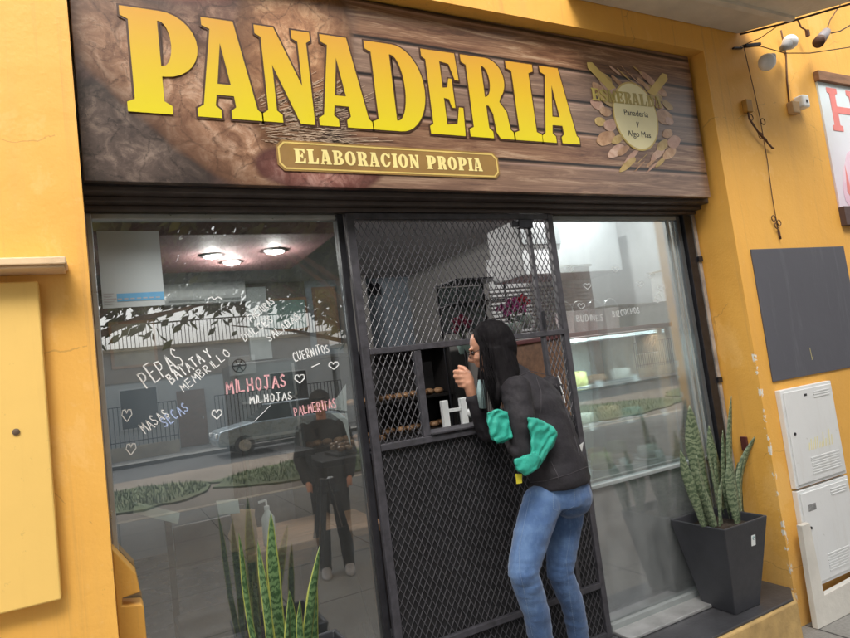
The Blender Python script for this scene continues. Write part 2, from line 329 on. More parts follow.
mWall = wall_paint(); mPlank = plank_print()
def worn(name, base, stain, rough=.5, amt=.5, sc=5):
    m, nt, b, o = newmat(name); v = coords(nt)
    c = ramp(nt, noi(nt, v, 2.2, 5), [(.3, tuple(x*.93 for x in base)), (.7, base)])
    c = mix(nt, ramp(nt, noi(nt, coords(nt, (5, 5, .6)), 2.4, 7, .7), [(.55, (0,)*3), (.8, (amt,)*3)]), c, stain)
    c = mix(nt, ramp(nt, noi(nt, v, sc*4, 6, .75), [(.64, (0,)*3), (.70, (amt,)*3)]), c, tuple(x*.5 for x in stain))
    nt.links.new(c, b.inputs['Base Color']); b.inputs['Roughness'].default_value = rough
    bp = N(nt, 'ShaderNodeBump', i={'Strength': .25, 'Distance': .01}); nt.links.new(noi(nt, v, 6, 5), bp.inputs['Height']); nt.links.new(bp.outputs[0], b.inputs['Normal']); return m
mPanelY = worn('pale_yellow_paint', (.85, .55, .15), (.62, .36, .10), .55, .35)
mConc = simple('stained_concrete', (.46, .40, .31), .85, .25, 2.2, .5, 30)
mBlack = simple('black_metal', (.022, .022, .027), .38, .3, 20, .1, 90, metal=.3)
mGate = simple('black_gate_paint', (.050, .048, .056), .42, .35, 25, .15, 120)
mMesh = simple('grey_expanded_metal', (.095, .092, .102), .5, .3, 40, 0, metal=.4)
mSheet = simple('black_sheet', (.012, .012, .014), .6, .4, 6)
mAlu = simple('aluminium', (.55, .56, .56), .35, .1, 14, metal=.8)
mWhite = worn('white_paint', (.76, .77, .77), (.48, .42, .34), .45, .30)
mWhiteP = simple('white_plastic', (.80, .82, .82), .35, .03, 5)
mGlassL = glass('shop_glass', base=.25, fres=.5, tint=(.93, .965, .955), dirt_haze=.04)
mGlassR = glass('tinted_shop_glass', base=.12, fres=.5, tint=(.90, .94, .935), dirt_haze=.10)
mClear = glass('clear_glass', base=.02, fres=.8, tint=(.95, .98, .98), dirt_haze=.0)
mDarkTile = simple('dark_tile_floor', (.055, .055, .060), .35, .35, 3, .15, 40)
mInt = simple('pale_blue_wall', (.27, .32, .37), .8, .06, 2)
mIntW = simple('off_white_wall', (.30, .29, .275), .8, .06, 2)
mCeil = simple('grey_ceiling', (.48, .45, .45), .8, .05, 2)
mRed = simple('dull_red_paint', (.24, .12, .12), .8, .15, 3)
mWood = simple('varnished_wood', (.28, .15, .075), .45, .35, 5, .1, 30, stretch=(1, 6, 6))
mBrown = simple('brown_wood', (.24, .12, .06), .6, .3, 5, .2, 30, stretch=(1, 6, 6))
mSlate = worn('slate_paint', (.090, .090, .108), (.20, .20, .22), .75, .45, 3)
mPot = simple('charcoal_planter_plastic', (.040, .041, .048), .42, .12, 9, .08, 120)
mSoil = simple('potting_soil', (.03, .02, .013), .95, .4, 40, .8, 80)
mSkin = simple('skin', (.50, .25, .16), .5, .12, 30, .05, 200)
mHair = simple('black_hair', (.006, .005, .006), .72, .4, 60, .15, 90, spec=.12, stretch=(3, 3, .25))
mJacket = simple('charcoal_softshell', (.012, .010, .014), .8, .2, 30, .25, 60)
mDenim = denim()
mTeal = simple('turquoise_nylon', (.03, .37, .28), .5, .15, 12, .6, 22)
mChalkW = simple('white_glass_marker', (.85, .86, .86), .8, .03, 9)
mChalkP = simple('pink_glass_marker', (.80, .42, .45), .8, .1, 9)
mChalkB = simple('blue_glass_marker', (.42, .52, .78), .8, .1, 9)
mLetter = gradient_z('printed_gold_letters', .50, .92, (.62, .52, .01), (.58, .30, .03))
mOutline = simple('dark_letter_outline', (.06, .025, .012), .4, .1, 9)
mPlaque = simple('tan_printed_plaque', (.26, .15, .045), .4, .2, 6)
mCream = simple('cream_print', (.78, .66, .27), .4, .06, 6)
mGold = simple('gold_print', (.62, .46, .14), .4, .1, 6)
mTan = crust_print('printed_pastry', (.30, .15, .07), (.50, .29, .15), (.72, .50, .32), 16, False)
mCrust1 = crust_print('printed_seeded_loaf', (.10, .055, .038), (.27, .155, .10), (.50, .34, .23))
mCrust2 = crust_print('printed_round_loaf', (.16, .075, .04), (.36, .19, .10), (.62, .40, .22), 7)
mInk = simple('black_ink', (.03, .03, .03), .5, .1, 5)
mLeafA = leafmat('mottled_leaf', (.055, .085, .045), (.22, .26, .16))
mLeafB = leafmat('yellow_edged_leaf', (.022, .060, .020), (.13, .22, .09), (.30, .33, .07))
mBarkB = simple('bark', (.12, .085, .06), .9, .4, 12, .8, 30)
mFol = [simple('foliage_dark', (.035, .075, .018), .6, .4, 4), simple('foliage_light', (.075, .13, .03), .6, .4, 4)]
mGrass = simple('grass_blades', (.07, .13, .025), .7, .4, 3)

# ------------------------------------------------------------------ text helpers
def curve_obj(name, polys, m, parent, loc, sx=1, sz=1, depth=.004, offset=0, basis=None):
    """filled 2D outlines (outer + holes) standing in the XZ plane, made into a mesh"""
    cu = bpy.data.curves.new(name, 'CURVE'); cu.dimensions = '2D'; cu.fill_mode = 'BOTH'; cu.extrude = depth; cu.offset = offset
    for poly in polys:
        sp = cu.splines.new('POLY'); sp.points.add(len(poly)-1); sp.use_cyclic_u = True
        for p, (x, y) in zip(sp.points, poly): p.co = (x*sx, y*sz, 0, 1)
    return curve_to_mesh(cu, name, m, parent, loc, basis)
def curve_to_mesh(cu, name, m, parent, loc, basis=None):
    t = bpy.data.objects.new('tmp', cu); COL.objects.link(t)
    dg = bpy.context.evaluated_depsgraph_get(); dg.update(); me = bpy.data.meshes.new_from_object(t.evaluated_get(dg))
    bpy.data.objects.remove(t); me.name = name
    rot = basis or Matrix(((1, 0, 0), (0, 0, -1), (0, 1, 0)))
    off = Vector(loc) - (wloc(parent) if parent is not None else Vector())
    for v in me.vertices: v.co = rot @ v.co + off
    me.materials.clear(); me.materials.append(m)
    o = bpy.data.objects.new(name, me); COL.objects.link(o); o.parent = parent; return o
def text_obj(name, s, size, m, parent, loc, depth=.001, align='CENTER', basis=None, sx=1):
    cu = bpy.data.curves.new(name, 'FONT'); cu.body = s; cu.size = size; cu.extrude = depth; cu.align_x = align
    b = basis or Matrix(((1, 0, 0), (0, 0, -1), (0, 1, 0)))
    if sx != 1: b = b @ Matrix.Diagonal((sx, 1, 1))
    return curve_to_mesh(cu, name, m, parent, loc, b)
def arc(cx, cy, rx, ry, a0, a1, n=14):
    return [(cx+rx*math.cos(R(a0+(a1-a0)*i/n)), cy+ry*math.sin(R(a0+(a1-a0)*i/n))) for i in range(n+1)]
SL = [(0, 1), (0, .91), (.1, .88), (.1, .12), (0, .09)]
SERIF = {
 'P': [[(0, 0), (.58, 0), (.58, .08), (.48, .12), (.48, .36)] + arc(.52, .68, .48, .32, -90, 90) + SL, [(.48, .46)] + arc(.50, .68, .14, .22, -90, 90) + [(.48, .90)]],
 'A': [[(0, 0), (.36, 0), (.36, .08), (.28, .12), (.31, .23), (.58, .23), (.60, .12), (.52, .08), (.52, 0), (1, 0), (1, .08), (.94, .11), (.68, 1), (.18, 1), (.18, .92), (.30, .89), (.10, .12), (0, .08)], [(.34, .34), (.55, .34), (.44, .76)]],
 'N': [[(0, 0), (.34, 0), (.34, .08), (.25, .12), (.25, .60), (.66, 0), (.92, 0), (.92, .88), (1, .91), (1, 1), (.66, 1), (.66, .91), (.76, .88), (.76, .40), (.34, 1), (0, 1), (0, .91), (.1, .88), (.1, .12), (0, .08)]],
 'D': [[(0, 0)] + arc(.48, .5, .52, .5, -90, 90, 20) + SL, [(.42, .12)] + arc(.44, .5, .20, .38, -90, 90) + [(.42, .88)]],
 'E': [[(0, 0), (.96, 0), (1, .34), (.88, .34), (.78, .14), (.48, .12), (.48, .44), (.62, .43), (.68, .33), (.77, .33), (.77, .68), (.68, .68), (.62, .57), (.48, .56), (.48, .88), (.74, .86), (.86, .67), (.97, .67), (.94, 1)] + SL],
 'R': [[(0, 0), (.52, 0), (.52, .08), (.44, .12), (.44, .40), (.50, .40), (.58, .30), (.60, .08), (.68, 0), (1, 0), (1, .09), (.94, .12), (.90, .34), (.76, .46)] + arc(.56, .73, .38, .27, -50, 90) + SL, [(.44, .50)] + arc(.46, .70, .14, .19, -90, 90) + [(.44, .89)]],
 'I': [[(0, 0), (1, 0), (1, .09), (.82, .12), (.82, .88), (1, .91), (1, 1), (0, 1), (0, .91), (.18, .88), (.18, .12), (0, .09)]],
 'L': [[(0, 0), (.96, 0), (1, .40), (.88, .40), (.76, .15), (.5, .13), (.5, .88), (.62, .91), (.62, 1)] + SL],
 'O': [arc(.5, .5, .5, .5, 0, 350, 24), arc(.5, .5, .17, .38, 0, 350, 24)],
 'B': [[(0, 0)] + arc(.55, .27, .45, .27, -90, 62) + arc(.5, .76, .42, .24, -60, 90) + SL, [(.42, .12)] + arc(.48, .28, .14, .16, -90, 90) + [(.42, .44)], [(.42, .57)] + arc(.46, .73, .13, .15, -90, 90) + [(.42, .88)]],
 'C': [arc(.5, .5, .5, .5, 40, 320, 24) + [(.98, .40), (.82, .38)] + arc(.52, .5, .18, .38, 300, 60, 16) + [(.82, .66), (.95, .66), (.97, .98), (.9, .98)]],
 'S': [[(0, .02), (.1, .02), (.16, .06)] + arc(.52, .27, .46, .27, -110, 50, 10) + [(.42, .62)] + arc(.50, .73, .16, .15, 200, 60, 8) + [(.82, .68), (.94, .68), (.9, .98), (.82, .98), (.76, .94)] + arc(.46, .73, .42, .27, 70, 230, 10) + [(.56, .38)] + arc(.48, .25, .18, .14, 30, -120, 8) + [(.14, .34), (.02, .34)]],
 'M': [[(0, 0), (.30, 0), (.30, .08), (.22, .12), (.22, .72), (.46, 0), (.56, 0), (.78, .72), (.78, .12), (.7, .08), (.7, 0), (1, 0), (1, .08), (.94, .12), (.94, .88), (1, .91), (1, 1), (.74, 1), (.54, .38), (.32, 1), (0, 1), (0, .91), (.08, .88), (.08, .12), (0, .08)]],
}
# single-line letters for marker writing on the glass
ST = {
 'A': [[(0, 0), (.4, 1), (.8, 0)], [(.15, .38), (.65, .38)]], 'B': [[(0, 0), (0, 1), (.5, .95), (.55, .7), (0, .52), (.6, .42), (.65, .1), (0, 0)]],
 'C': [[(.7, .85), (.4, 1), (.08, .75), (.02, .35), (.2, .05), (.7, .08)]], 'D': [[(0, 0), (.05, 1), (.5, .9), (.7, .5), (.5, .1), (0, 0)]],
 'E': [[(.65, 1), (0, 1), (0, 0), (.65, 0)], [(0, .52), (.5, .54)]], 'F': [[(.65, 1), (0, 1), (0, 0)], [(0, .52), (.5, .54)]],
 'G': [[(.7, .85), (.4, 1), (.08, .75), (.02, .35), (.2, .05), (.65, .1), (.65, .45), (.4, .45)]], 'H': [[(0, 0), (0, 1)], [(.65, 0), (.65, 1)], [(0, .5), (.65, .5)]],
 'I': [[(.2, 0), (.2, 1)]], 'J': [[(.1, 1), (.7, 1)], [(.45, 1), (.45, .15), (.25, 0), (0, .2)]], 'L': [[(0, 1), (0, 0), (.6, 0)]],
 'M': [[(0, 0), (.1, 1), (.4, .4), (.7, 1), (.8, 0)]], 'N': [[(0, 0), (0, 1), (.65, 0), (.65, 1)]], 'O': [[(.35, 1), (.05, .75), (.05, .25), (.35, 0), (.65, .25), (.65, .75), (.35, 1)]],
 'P': [[(0, 0), (0, 1), (.5, .95), (.6, .7), (.4, .5), (0, .45)]], 'R': [[(0, 0), (0, 1), (.5, .95), (.6, .72), (.4, .52), (0, .48), (.6, 0)]],
 'S': [[(.6, .85), (.35, 1), (.08, .8), (.2, .55), (.55, .4), (.6, .15), (.3, 0), (0, .15)]], 'T': [[(0, 1), (.75, 1)], [(.38, 1), (.38, 0)]],
 'U': [[(0, 1), (0, .25), (.3, 0), (.6, .25), (.6, 1)]], 'Y': [[(0, 1), (.32, .5), (.65, 1)], [(.32, .5), (.3, 0)]], 'Z': [[(0, 1), (.6, 1), (0, 0), (.65, 0)]],
 '<': [[(.5, .1), (.0, .6), (.1, .95), (.35, 1), (.5, .72), (.65, 1), (.95, .95), (1, .6), (.5, .1)]], ' ': [], '-': [[(0, .5), (.6, .5)]],
 'Q': [[(0, .4), (.3, .7), (.5, .3), (.8, .7), (1.1, .35)]],
}
def stroke(name, s, p0, p1, h, m, parent, y=-.0055, w=.0042, jit=.05):
    """marker writing on the pane between two points; every letter a thin dried ink ribbon"""
    rnd = random.Random(s); b = MB(); p0 = Vector(p0); p1 = Vector(p1)
    adv = [(.45 if c == 'I' else .5 if c == ' ' else 1.0) for c in s]; tot = sum(adv)
    d = (p1-p0); L = d.length; t = d.normalized(); n = Vector((-t.z, 0, t.x)); cw = L/tot; x = 0
    for c, a in zip(s, adv):
        dy = rnd.uniform(-.08, .08)*h; sc = rnd.uniform(.88, 1.1)
        for ln in ST.get(c, []):
            pts = [p0 + t*(x + px*cw*.92 + rnd.uniform(-jit, jit)*cw*.6) + n*(py*h*sc + dy + rnd.uniform(-jit, jit)*h*.5) for px, py in ln]
            pts = [Vector((q.x, y, q.z)) for q in pts]
            for i in range(len(pts)-1):
                ww = w*rnd.uniform(.8, 1.2); b.bar(pts[i], pts[i+1]+(pts[i+1]-pts[i]).normalized()*ww*.4, ww, .0012, (0, 1, 0))
        x += a*cw
    return b.build(name, m, parent)

# ================================================================== SETTING
def ground(name, x0, x1, y0, y1, z, m, n=1):
    b = MB(); b.add([(x0, y0, z), (x1, y0, z), (x1, y1, z), (x0, y1, z)], [(0, 1, 2, 3)]); return tag(b.build(name, m), kind='structure')
mPave = ground_mat('pavement_concrete', (.20, .19, .175), (.27, .26, .24), (.34, .325, .30), .8, 1.2, .3)
mDirt = ground_mat('bare_earth', (.15, .115, .085), (.21, .165, .125), (.27, .22, .17), .5)
mGrassG = ground_mat('worn_lawn', (.06, .085, .025), (.10, .13, .035), (.17, .15, .07), 1.2, None, .9)
mRoad = ground_mat('asphalt', (.04, .04, .042), (.055, .055, .056), (.07, .07, .07), .6)
ground('terrain', -400, 400, -500, 300, -.46, mDirt)
tag(MB().box((-60, -8.3, -.46), (60, -.0, -.30)).build('pavement', mPave), kind='structure')
tag(MB().box((-60, -8.5, -.455), (60, -8.3, -.296)).build('kerb', mConc), kind='structure')
ground('earth_verge', -60, 60, -15.2, -8.5, -.40, mDirt)
b = MB()
for cx, cy, rx, ry in ((.2, -11.5, 1.6, 1.7), (5.2, -11.3, 3.4, 1.9), (12, -11.8, 4, 2.2), (-5, -11.4, 3, 2), (21, -11.6, 4.5, 2.4)):
    n = 40; pts = [(cx+rx*math.cos(2*math.pi*i/n)*(1+.18*noise.noise((i*.7, cx, 1))), cy+ry*math.sin(2*math.pi*i/n)*(1+.18*noise.noise((i*.7, cx, 4)))) for i in range(n)]
    b.prism(pts, -.398, -.36, 'Z')
tag(b.build('lawn', mGrassG), kind='structure')
g = MB()
for i in range(5200):
    cx, cy, rx, ry = random.choice(((.2, -11.5, 1.5, 1.5), (5.2, -11.3, 3.2, 1.7), (5.2, -11.3, 3.2, 1.7), (12, -11.8, 3.8, 2)))
    a = random.random()*6.28; q = math.sqrt(random.random()); x = cx+rx*q*math.cos(a); y = cy+ry*q*math.sin(a); h = random.uniform(.04, .14); w = .012; t = random.random()*6.28
    g.add([(x-w*math.cos(t), y-w*math.sin(t), -.37), (x+w*math.cos(t), y+w*math.sin(t), -.37), (x+random.uniform(-.04, .04), y+random.uniform(-.04, .04), -.37+h)], [(0, 1, 2)])
tag(g.build('grass', mGrass), 'short scruffy grass on the verge across the pavement', kind='stuff')
ground('street', -80, 80, -19.2, -15.2, -.43, mRoad)
tag(MB().box((-60, -22.6, -.455), (60, -19.2, -.31)).build('far_pavement', mPave), kind='structure')

# ================================================================== BAKERY BUILDING
XL, XR, YF = -.03, 3.55, -.30
ZT = 3.31
bk = thing('bakery_building', 'yellow painted bakery shopfront with black framed glazing and concrete canopy', 'building', (1.76, 0, -.07))
w = MB()
w.box((-4, YF, -.46), (XL, .0, 5.2)); w.box((XL, YF, ZT), (XR, .0, 5.2)); w.box((XR, YF, -.46), (9.5, .0, 5.2))
w.build('wall', mWall, bk)
# rough masonry stub left in the lower corner of the opening
stub = MB(); stub.prism([(XL, -.46), (.062, -.46), (.060, .745), (.054, .758), (-.012, .772), (-.010, .800), (.052, .806), (.042, .875), (-.03, .985)], -.13, -.02)
stub.build('masonry_stub', mWall, bk, bevel=.004)
# upper storey
u = MB(); u.box((-4, -.10, 5.2), (9.5, 4.6, 8.2)); u.build('upper_storey', mWall, bk)
# doorstep with painted riser
b = MB(); b.prism([(XL, 0.02), (XL, -.66), (2.50, -.66), (2.62, -.42), (3.42, -.40), (3.545, -.30), (3.545, .02)], -.30, -.085, 'Z'); st = b.build('doorstep', simple('painted_riser', (.50, .33, .13), .8, .35, 5, .5, 30), bk, bevel=.01)
b = MB(); b.prism([(XL, 0.05), (XL, -.63), (2.49, -.63), (2.61, -.40), (3.41, -.385), (3.545, -.285), (3.545, .05)], -.0849, -.07, 'Z'); b.build('step_tile', mDarkTile, st, bevel=.004)
# canopy
b = MB(); b.prism([(2.45, YF), (3.93, YF), (4.36, -.80), (4.50, -.96), (2.45, -.96)], 3.475, 3.60, 'Z'); cs = b.build('canopy_slab', simple('limewashed_concrete', (.66, .60, .50), .85, .2, 2.2, .5, 30), bk, bevel=.012)
b = MB(); b.box((2.46, -.575, 3.452), (4.12, -.535, 3.4745)); b.build('drip_batten', simple('weathered_board', (.70, .65, .56), .8, .15, 4), cs)
b = MB(); b.tube([(3.93, -.315, 3.468), (4.1, -.5, 3.46), (4.36, -.79, 3.468), (4.50, -.95, 3.46)], .007, 6); b.build('edge_cable', simple('rusty_steel', (.07, .04, .028), .8, .4, 14), cs, smooth=True)
# shutter housing under the sign
b = MB(); b.box((XL, -.16, 2.345), (XR, -.02, 2.50)); b.box((XL, -.10, 2.322), (XR, -.02, 2.344)); b.box((XL, -.055, 2.300), (XR, -.02, 2.3215)); b.build('shutter_housing', simple('dark_shutter_steel', (.085, .070, .066), .5, .2, 8, metal=.3), bk, bevel=.004)
# side guide rails of the shutter
b = MB(); b.box((3.43, -.045, -.07), (3.50, .03, 2.30)); b.build('side_rail', mBlack, bk, bevel=.003)
b = MB(); b.box((3.505, -.05, -.07), (3.535, -.01, 2.298)); b.box((3.536, -.03, -.07), (3.5495, .0, 2.298)); b.build('guide_channel', simple('galvanised_strip', (.36, .33, .31), .5, .3, 12, metal=.3), bk)
for z_ in (1.18, 1.98): MB().box((3.500, -.058, z_), (3.538, -.004, z_+.035)).build('rail_clip', mBlack, bk)
mFrameD = simple('dark_window_frame', (.07, .075, .08), .5, .15, 14)
mBead = simple('grey_bead', (.24, .26, .26), .55, .1, 9)
# left window
f = MB(); f.box((-.028, -.02, .14), (-.008, .03, 2.296)); f.box((-.008, -.02, 2.272), (1.035, .03, 2.296)); f.box((-.008, -.02, -.07), (1.035, .03, -.02))
wl = f.build('window_frame', mAlu, bk, bevel=.003)
MB().box((1.0352, -.03, -.07), (1.068, .03, 2.296)).build('mullion', mBlack, bk, bevel=.003)
MB().box((-.008, -.003, -.02), (1.035, .003, 2.272)).build('glass_pane', mGlassL, wl)
# right window
f = MB(); f.box((2.335, -.02, -.07), (2.36, .03, 2.296)); f.box((2.36, -.02, 2.27), (3.39, .03, 2.296)); f.box((2.36, -.025, .715), (3.39, .03, .735)); f.box((2.36, -.03, -.07), (3.39, .03, -.02))
wr = f.build('window_frame', mBead, bk, bevel=.003)
MB().box((3.3905, -.02, -.0195), (3.425, .03, 2.296)).build('side_jamb', mFrameD, wr, bevel=.003)
MB().box((2.36, -.003, .735), (3.39, .003, 2.27)).build('glass_pane', mGlassR, wr)
MB().box((2.36, -.003, -.02), (3.39, .003, .715)).build('lower_pane', glass('dusty_hazy_lower_glass', base=.16, fres=.5, tint=(.78, .80, .80), rough=.04, dirt_haze=.20), wr)  # pale veil paints haze over the dust to lighten this pane
b = MB(); b.box((2.36, -.16, -.068), (3.42, -.022, -.050)); b.build('threshold_strip', simple('worn_aluminium', (.45, .45, .45), .4, .2, 9, metal=.5), wr, bevel=.004)
b = MB(); b.box((3.30, -.018, -.0), (3.318, -.004, 2.27)); b.box((3.355, -.018, -.0), (3.362, -.004, 2.27)); b.build('glazing_bead', mBead, wr)

# ---- marker writing on the panes
def G(px, py): p = at(px, py, -.0055); return (p.x, 0, p.z)
def wr_(name, s, a, b_, h, m, w=.0042, par=None): stroke(name, s, G(*a), G(*b_), h, m, par or wl, w=w)
wr_('handwriting', 'PEPAS', (147, 388), (188, 362), .075, mChalkW, .005)
wr_('handwriting', 'BATATA Y', (172, 384), (214, 354), .045, mChalkW, .005)
wr_('handwriting', 'MEMBRILLO', (184, 392), (233, 354), .036, mChalkW, .0036)
wr_('handwriting', 'MILHOJAS', (227, 394), (289, 386), .055, mChalkP, .0062)
wr_('handwriting', 'MILHOJAS', (250, 404), (294, 399), .034, mChalkW, .0038)
wr_('handwriting', 'CUERNITOS', (295, 362), (331, 351), .040, mChalkW, .0036)
wr_('handwriting', '-', (312, 368), (326, 362), .01, mChalkW, .0036)
wr_('handwriting', 'PALMERITAS', (295, 416), (338, 407), .040, mChalkP, .0042)
wr_('handwriting', 'MASAS', (146, 434), (171, 414), .042, mChalkW, .0036)
wr_('handwriting', 'SECAS', (165, 427), (191, 409), .040, mChalkB, .0042)
wr_('handwriting', 'DULCES', (245, 341), (275, 320), .034, mChalkW, .0036)
wr_('handwriting', 'SALADAS', (270, 342), (302, 317), .034, mChalkW, .0036)
wr_('handwriting', 'FACTURAS', (252, 322), (276, 302), .032, mChalkW, .0034)
wr_('handwriting', 'Q', (208, 301), (222, 301), .03, mChalkW, .0036)
for hx, hy, s_ in ((127, 424, .05), (131, 457, .045), (217, 421, .04), (300, 385, .04), (334, 371, .036)):
    wr_('drawn_heart', '<', (hx-5, hy), (hx+6, hy-1), s_, mChalkW, .0034)
mFaint = simple('faint_marker', (.58, .60, .60), .8)
for hx, hy in ((571, 273), (616, 273), (641, 288), (651, 279), (588, 290), (582, 310), (662, 292)):
    wr_('drawn_heart', '<', (hx-4, hy), (hx+4, hy), .035, mFaint, .0024, wr)
wr_('handwriting', 'BUDINES', (577, 322), (605, 320), .036, mFaint, .0030, wr)
wr_('handwriting', 'BIZCOCHOS', (613, 317), (641, 313), .036, mFaint, .0030, wr)
wr_('handwriting', 'ST', (657, 303), (664, 296), .04, mFaint, .0024, wr)

# ---- shell of the room
RM = MB()
RM.box((-.28, .04, -.07), (-.22, 4.6, 2.9)); RM.build('left_room_wall', mInt, bk)
MB().box((-.28, 4.5, -.07), (3.9, 4.6, 2.9)).build('back_room_wall', mInt, bk)
MB().box((3.62, .04, -.07), (3.70, 4.5, 2.9)).build('right_room_wall', mIntW, bk)
MB().box((-.22, .04, 2.75), (3.62, 4.5, 2.85)).build('room_ceiling', mCeil, bk)
MB().box((XL, .00, 2.296), (XR, .12, 2.76)).build('lintel_inner_face', mIntW, bk)
MB().box((XL, .001, 2.765), (XR, .12, 3.32)).build('lintel_masonry', mConc, bk)
MB().box((-.28, .03, -.12), (3.70, 4.5, -.069)).build('room_floor', simple('grey_floor_tile', (.075, .075, .08), .3, .2, 3, .05), bk)
b = MB(); b.box((-.2, 1.55, 2.60), (1.62, 2.9, 2.748)); b.build('ceiling_bulkhead', mRed, bk, bevel=.01)
b = MB(); b.box((2.62, 4.2, -.07), (2.9, 4.499, 2.75)); b.build('room_column', mIntW, bk)

# ================================================================== SIGNBOARD
sg = thing('signboard', 'long printed bakery signboard with big golden letters over brown planks', 'sign', (1.75, -.20, 2.35))
MB().box((-.022, -.22, 2.365), (3.50, -.185, 3.305)).build('sign_panel', mPlank, sg, bevel=.003)
b = MB(); b.box((-.024, -.184, 2.365), (3.50, -.165, 2.385)); b.box((-.024, -.184, 3.28), (3.50, -.165, 3.30))
for x in (-.02, .86, 1.74, 2.62, 3.47): b.box((x, -.184, 2.386), (x+.02, -.165, 3.279))
for x in (.3, 1.3, 2.3, 3.3): b.box((x, -.164, 3.0), (x+.03, .0, 3.03))
b.build('back_frame', mBlack, sg)
def blobpoly(pts, jit=.012, seed=0, sub=5):
    """closed smooth outline through the points with a ragged edge"""
    n = len(pts); out = []
    for i in range(n):
        p0, p1, p2, p3 = (Vector((*pts[(i+k-1) % n], 0)) for k in range(4))
        for j in range(sub):
            t = j/sub; q = .5*((2*p1)+(p2-p0)*t+(2*p0-5*p1+4*p2-p3)*t*t+(3*p1-p0-3*p2+p3)*t**3)
            a = jit*noise.noise((q.x*9, q.y*9, seed)); out.append((q.x+a, q.y+a*.7))
    return out
b = MB(); rnd = random.Random(4)
for i in range(190):
    x, z = rnd.uniform(.66, .98), rnd.uniform(2.56, 2.76); a = (z-2.60)*4.2+rnd.uniform(-.22, .22); l = rnd.uniform(.06, .34)
    b.bar((x, -.2228, z), (x+l*math.cos(a), -.2228, z+l*math.sin(a)*.8), rnd.uniform(.0008, .0026), .0005, (0, 1, 0))
b.build('printed_wheat', simple('pale_wheat_print', (.46, .34, .24), .4, .3, 20), sg)
mLetter2 = gradient_z('printed_gold_letter', .30, .74, (.66, .56, .010), (.62, .31, .03)); mLetter = mLetter2
LT = [('P', .150, .436), ('A', .413, .676), ('N', .682, .932), ('A', .934, 1.194), ('D', 1.200, 1.499), ('E', 1.505, 1.712), ('R', 1.735, 2.008), ('I', 2.018, 2.196), ('A', 2.200, 2.460)]
for c, x0, x1 in LT:
    k = curve_obj('letter', SERIF[c], mLetter, sg, (x0, -.2250, 2.650), x1-x0, .440, .0009)
    curve_obj('letter_outline', SERIF[c], mOutline, k, (x0, -.2236, 2.650), x1-x0, .440, .0004, offset=.0085)
# plaque
def octo(x0, z0, x1, z1, c): return [(x0+c, z0), (x1-c, z0), (x1, z0+c), (x1, z1-c), (x1-c, z1), (x0+c, z1), (x0, z1-c), (x0, z0+c)]
pq = curve_obj('plaque', [octo(.722, 2.432, 1.885, 2.572, .028)], mPlaque, sg, (0, -.2238, 0), depth=.0006)
curve_obj('plaque_border', [octo(.730, 2.440, 1.877, 2.564, .026), octo(.737, 2.447, 1.870, 2.557, .023)], mGold, pq, (0, -.2248, 0), depth=.0004)
x = .80; sq = (1.855-.02-x)/18.2
for c in 'ELABORACION PROPIA':
    wdt = sq*(.55 if c == 'I' else .6 if c == ' ' else 1.0)
    if c != ' ': curve_obj('small_letter', SERIF[c], mCream, pq, (x, -.2250, 2.468), wdt*.9, .068, .0006)
    x += wdt*1.04
# emblem
em = curve_obj('emblem_disc', [arc(2.938, 2.855, .175, .205, 0, 354, 48)], simple('pale_cream_print', (.86, .78, .46), .4, .06, 6), sg, (0, -.2250, 0), depth=.0006)
curve_obj('emblem_ring', [arc(2.938, 2.855, .185, .216, 0, 354, 48)], mGold, em, (0, -.2240, 0), depth=.0003)
rnd = random.Random(11)
mTans = [mTan, crust_print('printed_pastry_pink', (.35, .18, .13), (.55, .34, .24), (.75, .55, .42), 12, False), crust_print('printed_pastry_gold', (.32, .20, .05), (.52, .36, .12), (.70, .52, .25), 12, False)]
for i in range(38):
    a = 2*math.pi*i/19.3+.12; ring = .225 if i < 19 else .275; cx = 2.945+ring*math.cos(a)*(1+.16*rnd.random()); cz = 2.840+(ring+.02)*math.sin(a)*(1+.12*rnd.random()); s_ = rnd.uniform(.026, .056)
    pts = [(cx+s_*1.25*math.cos(t*math.pi/5+a)*(1+.2*rnd.random()), cz+s_*.85*math.sin(t*math.pi/5)*(1+.2*rnd.random())) for t in range(10)]
    pr = curve_obj('printed_pastry', [blobpoly(pts, .006, i, 3)], mTans[i % 3], em, (0, -.2223-.00013*(i % 13), 0), depth=.0003)
for sx in (-1, 1):
    x0 = 2.938+sx*.13; curve_obj('printed_rolling_pin', [[(x0, 3.02), (x0+sx*.06, 3.0), (x0+sx*.20, 3.12), (x0+sx*.20, 3.155), (x0+sx*.16, 3.16)]], mGold, em, (0, -.2242, 0), depth=.0003)
xs = 2.605; sw_ = .064
for c in 'ESMERALDA':
    curve_obj('small_letter', SERIF[c], simple('faded_gold_print', (.42, .33, .08), .4, .1, 9) if c == 'E' and xs < 2.61 else bpy.data.materials['faded_gold_print'], em, (xs, -.2266, 2.925), sw_*.92, .075, .0005); xs += sw_
text_obj('small_text', 'Panaderia', .052, mInk, em, (2.94, -.2262, 2.855), .0004)
text_obj('small_text', 'y', .052, mInk, em, (2.94, -.2262, 2.795), .0004)
text_obj('small_text', 'Algo Mas', .052, mInk, em, (2.94, -.2262, 2.725), .0004)

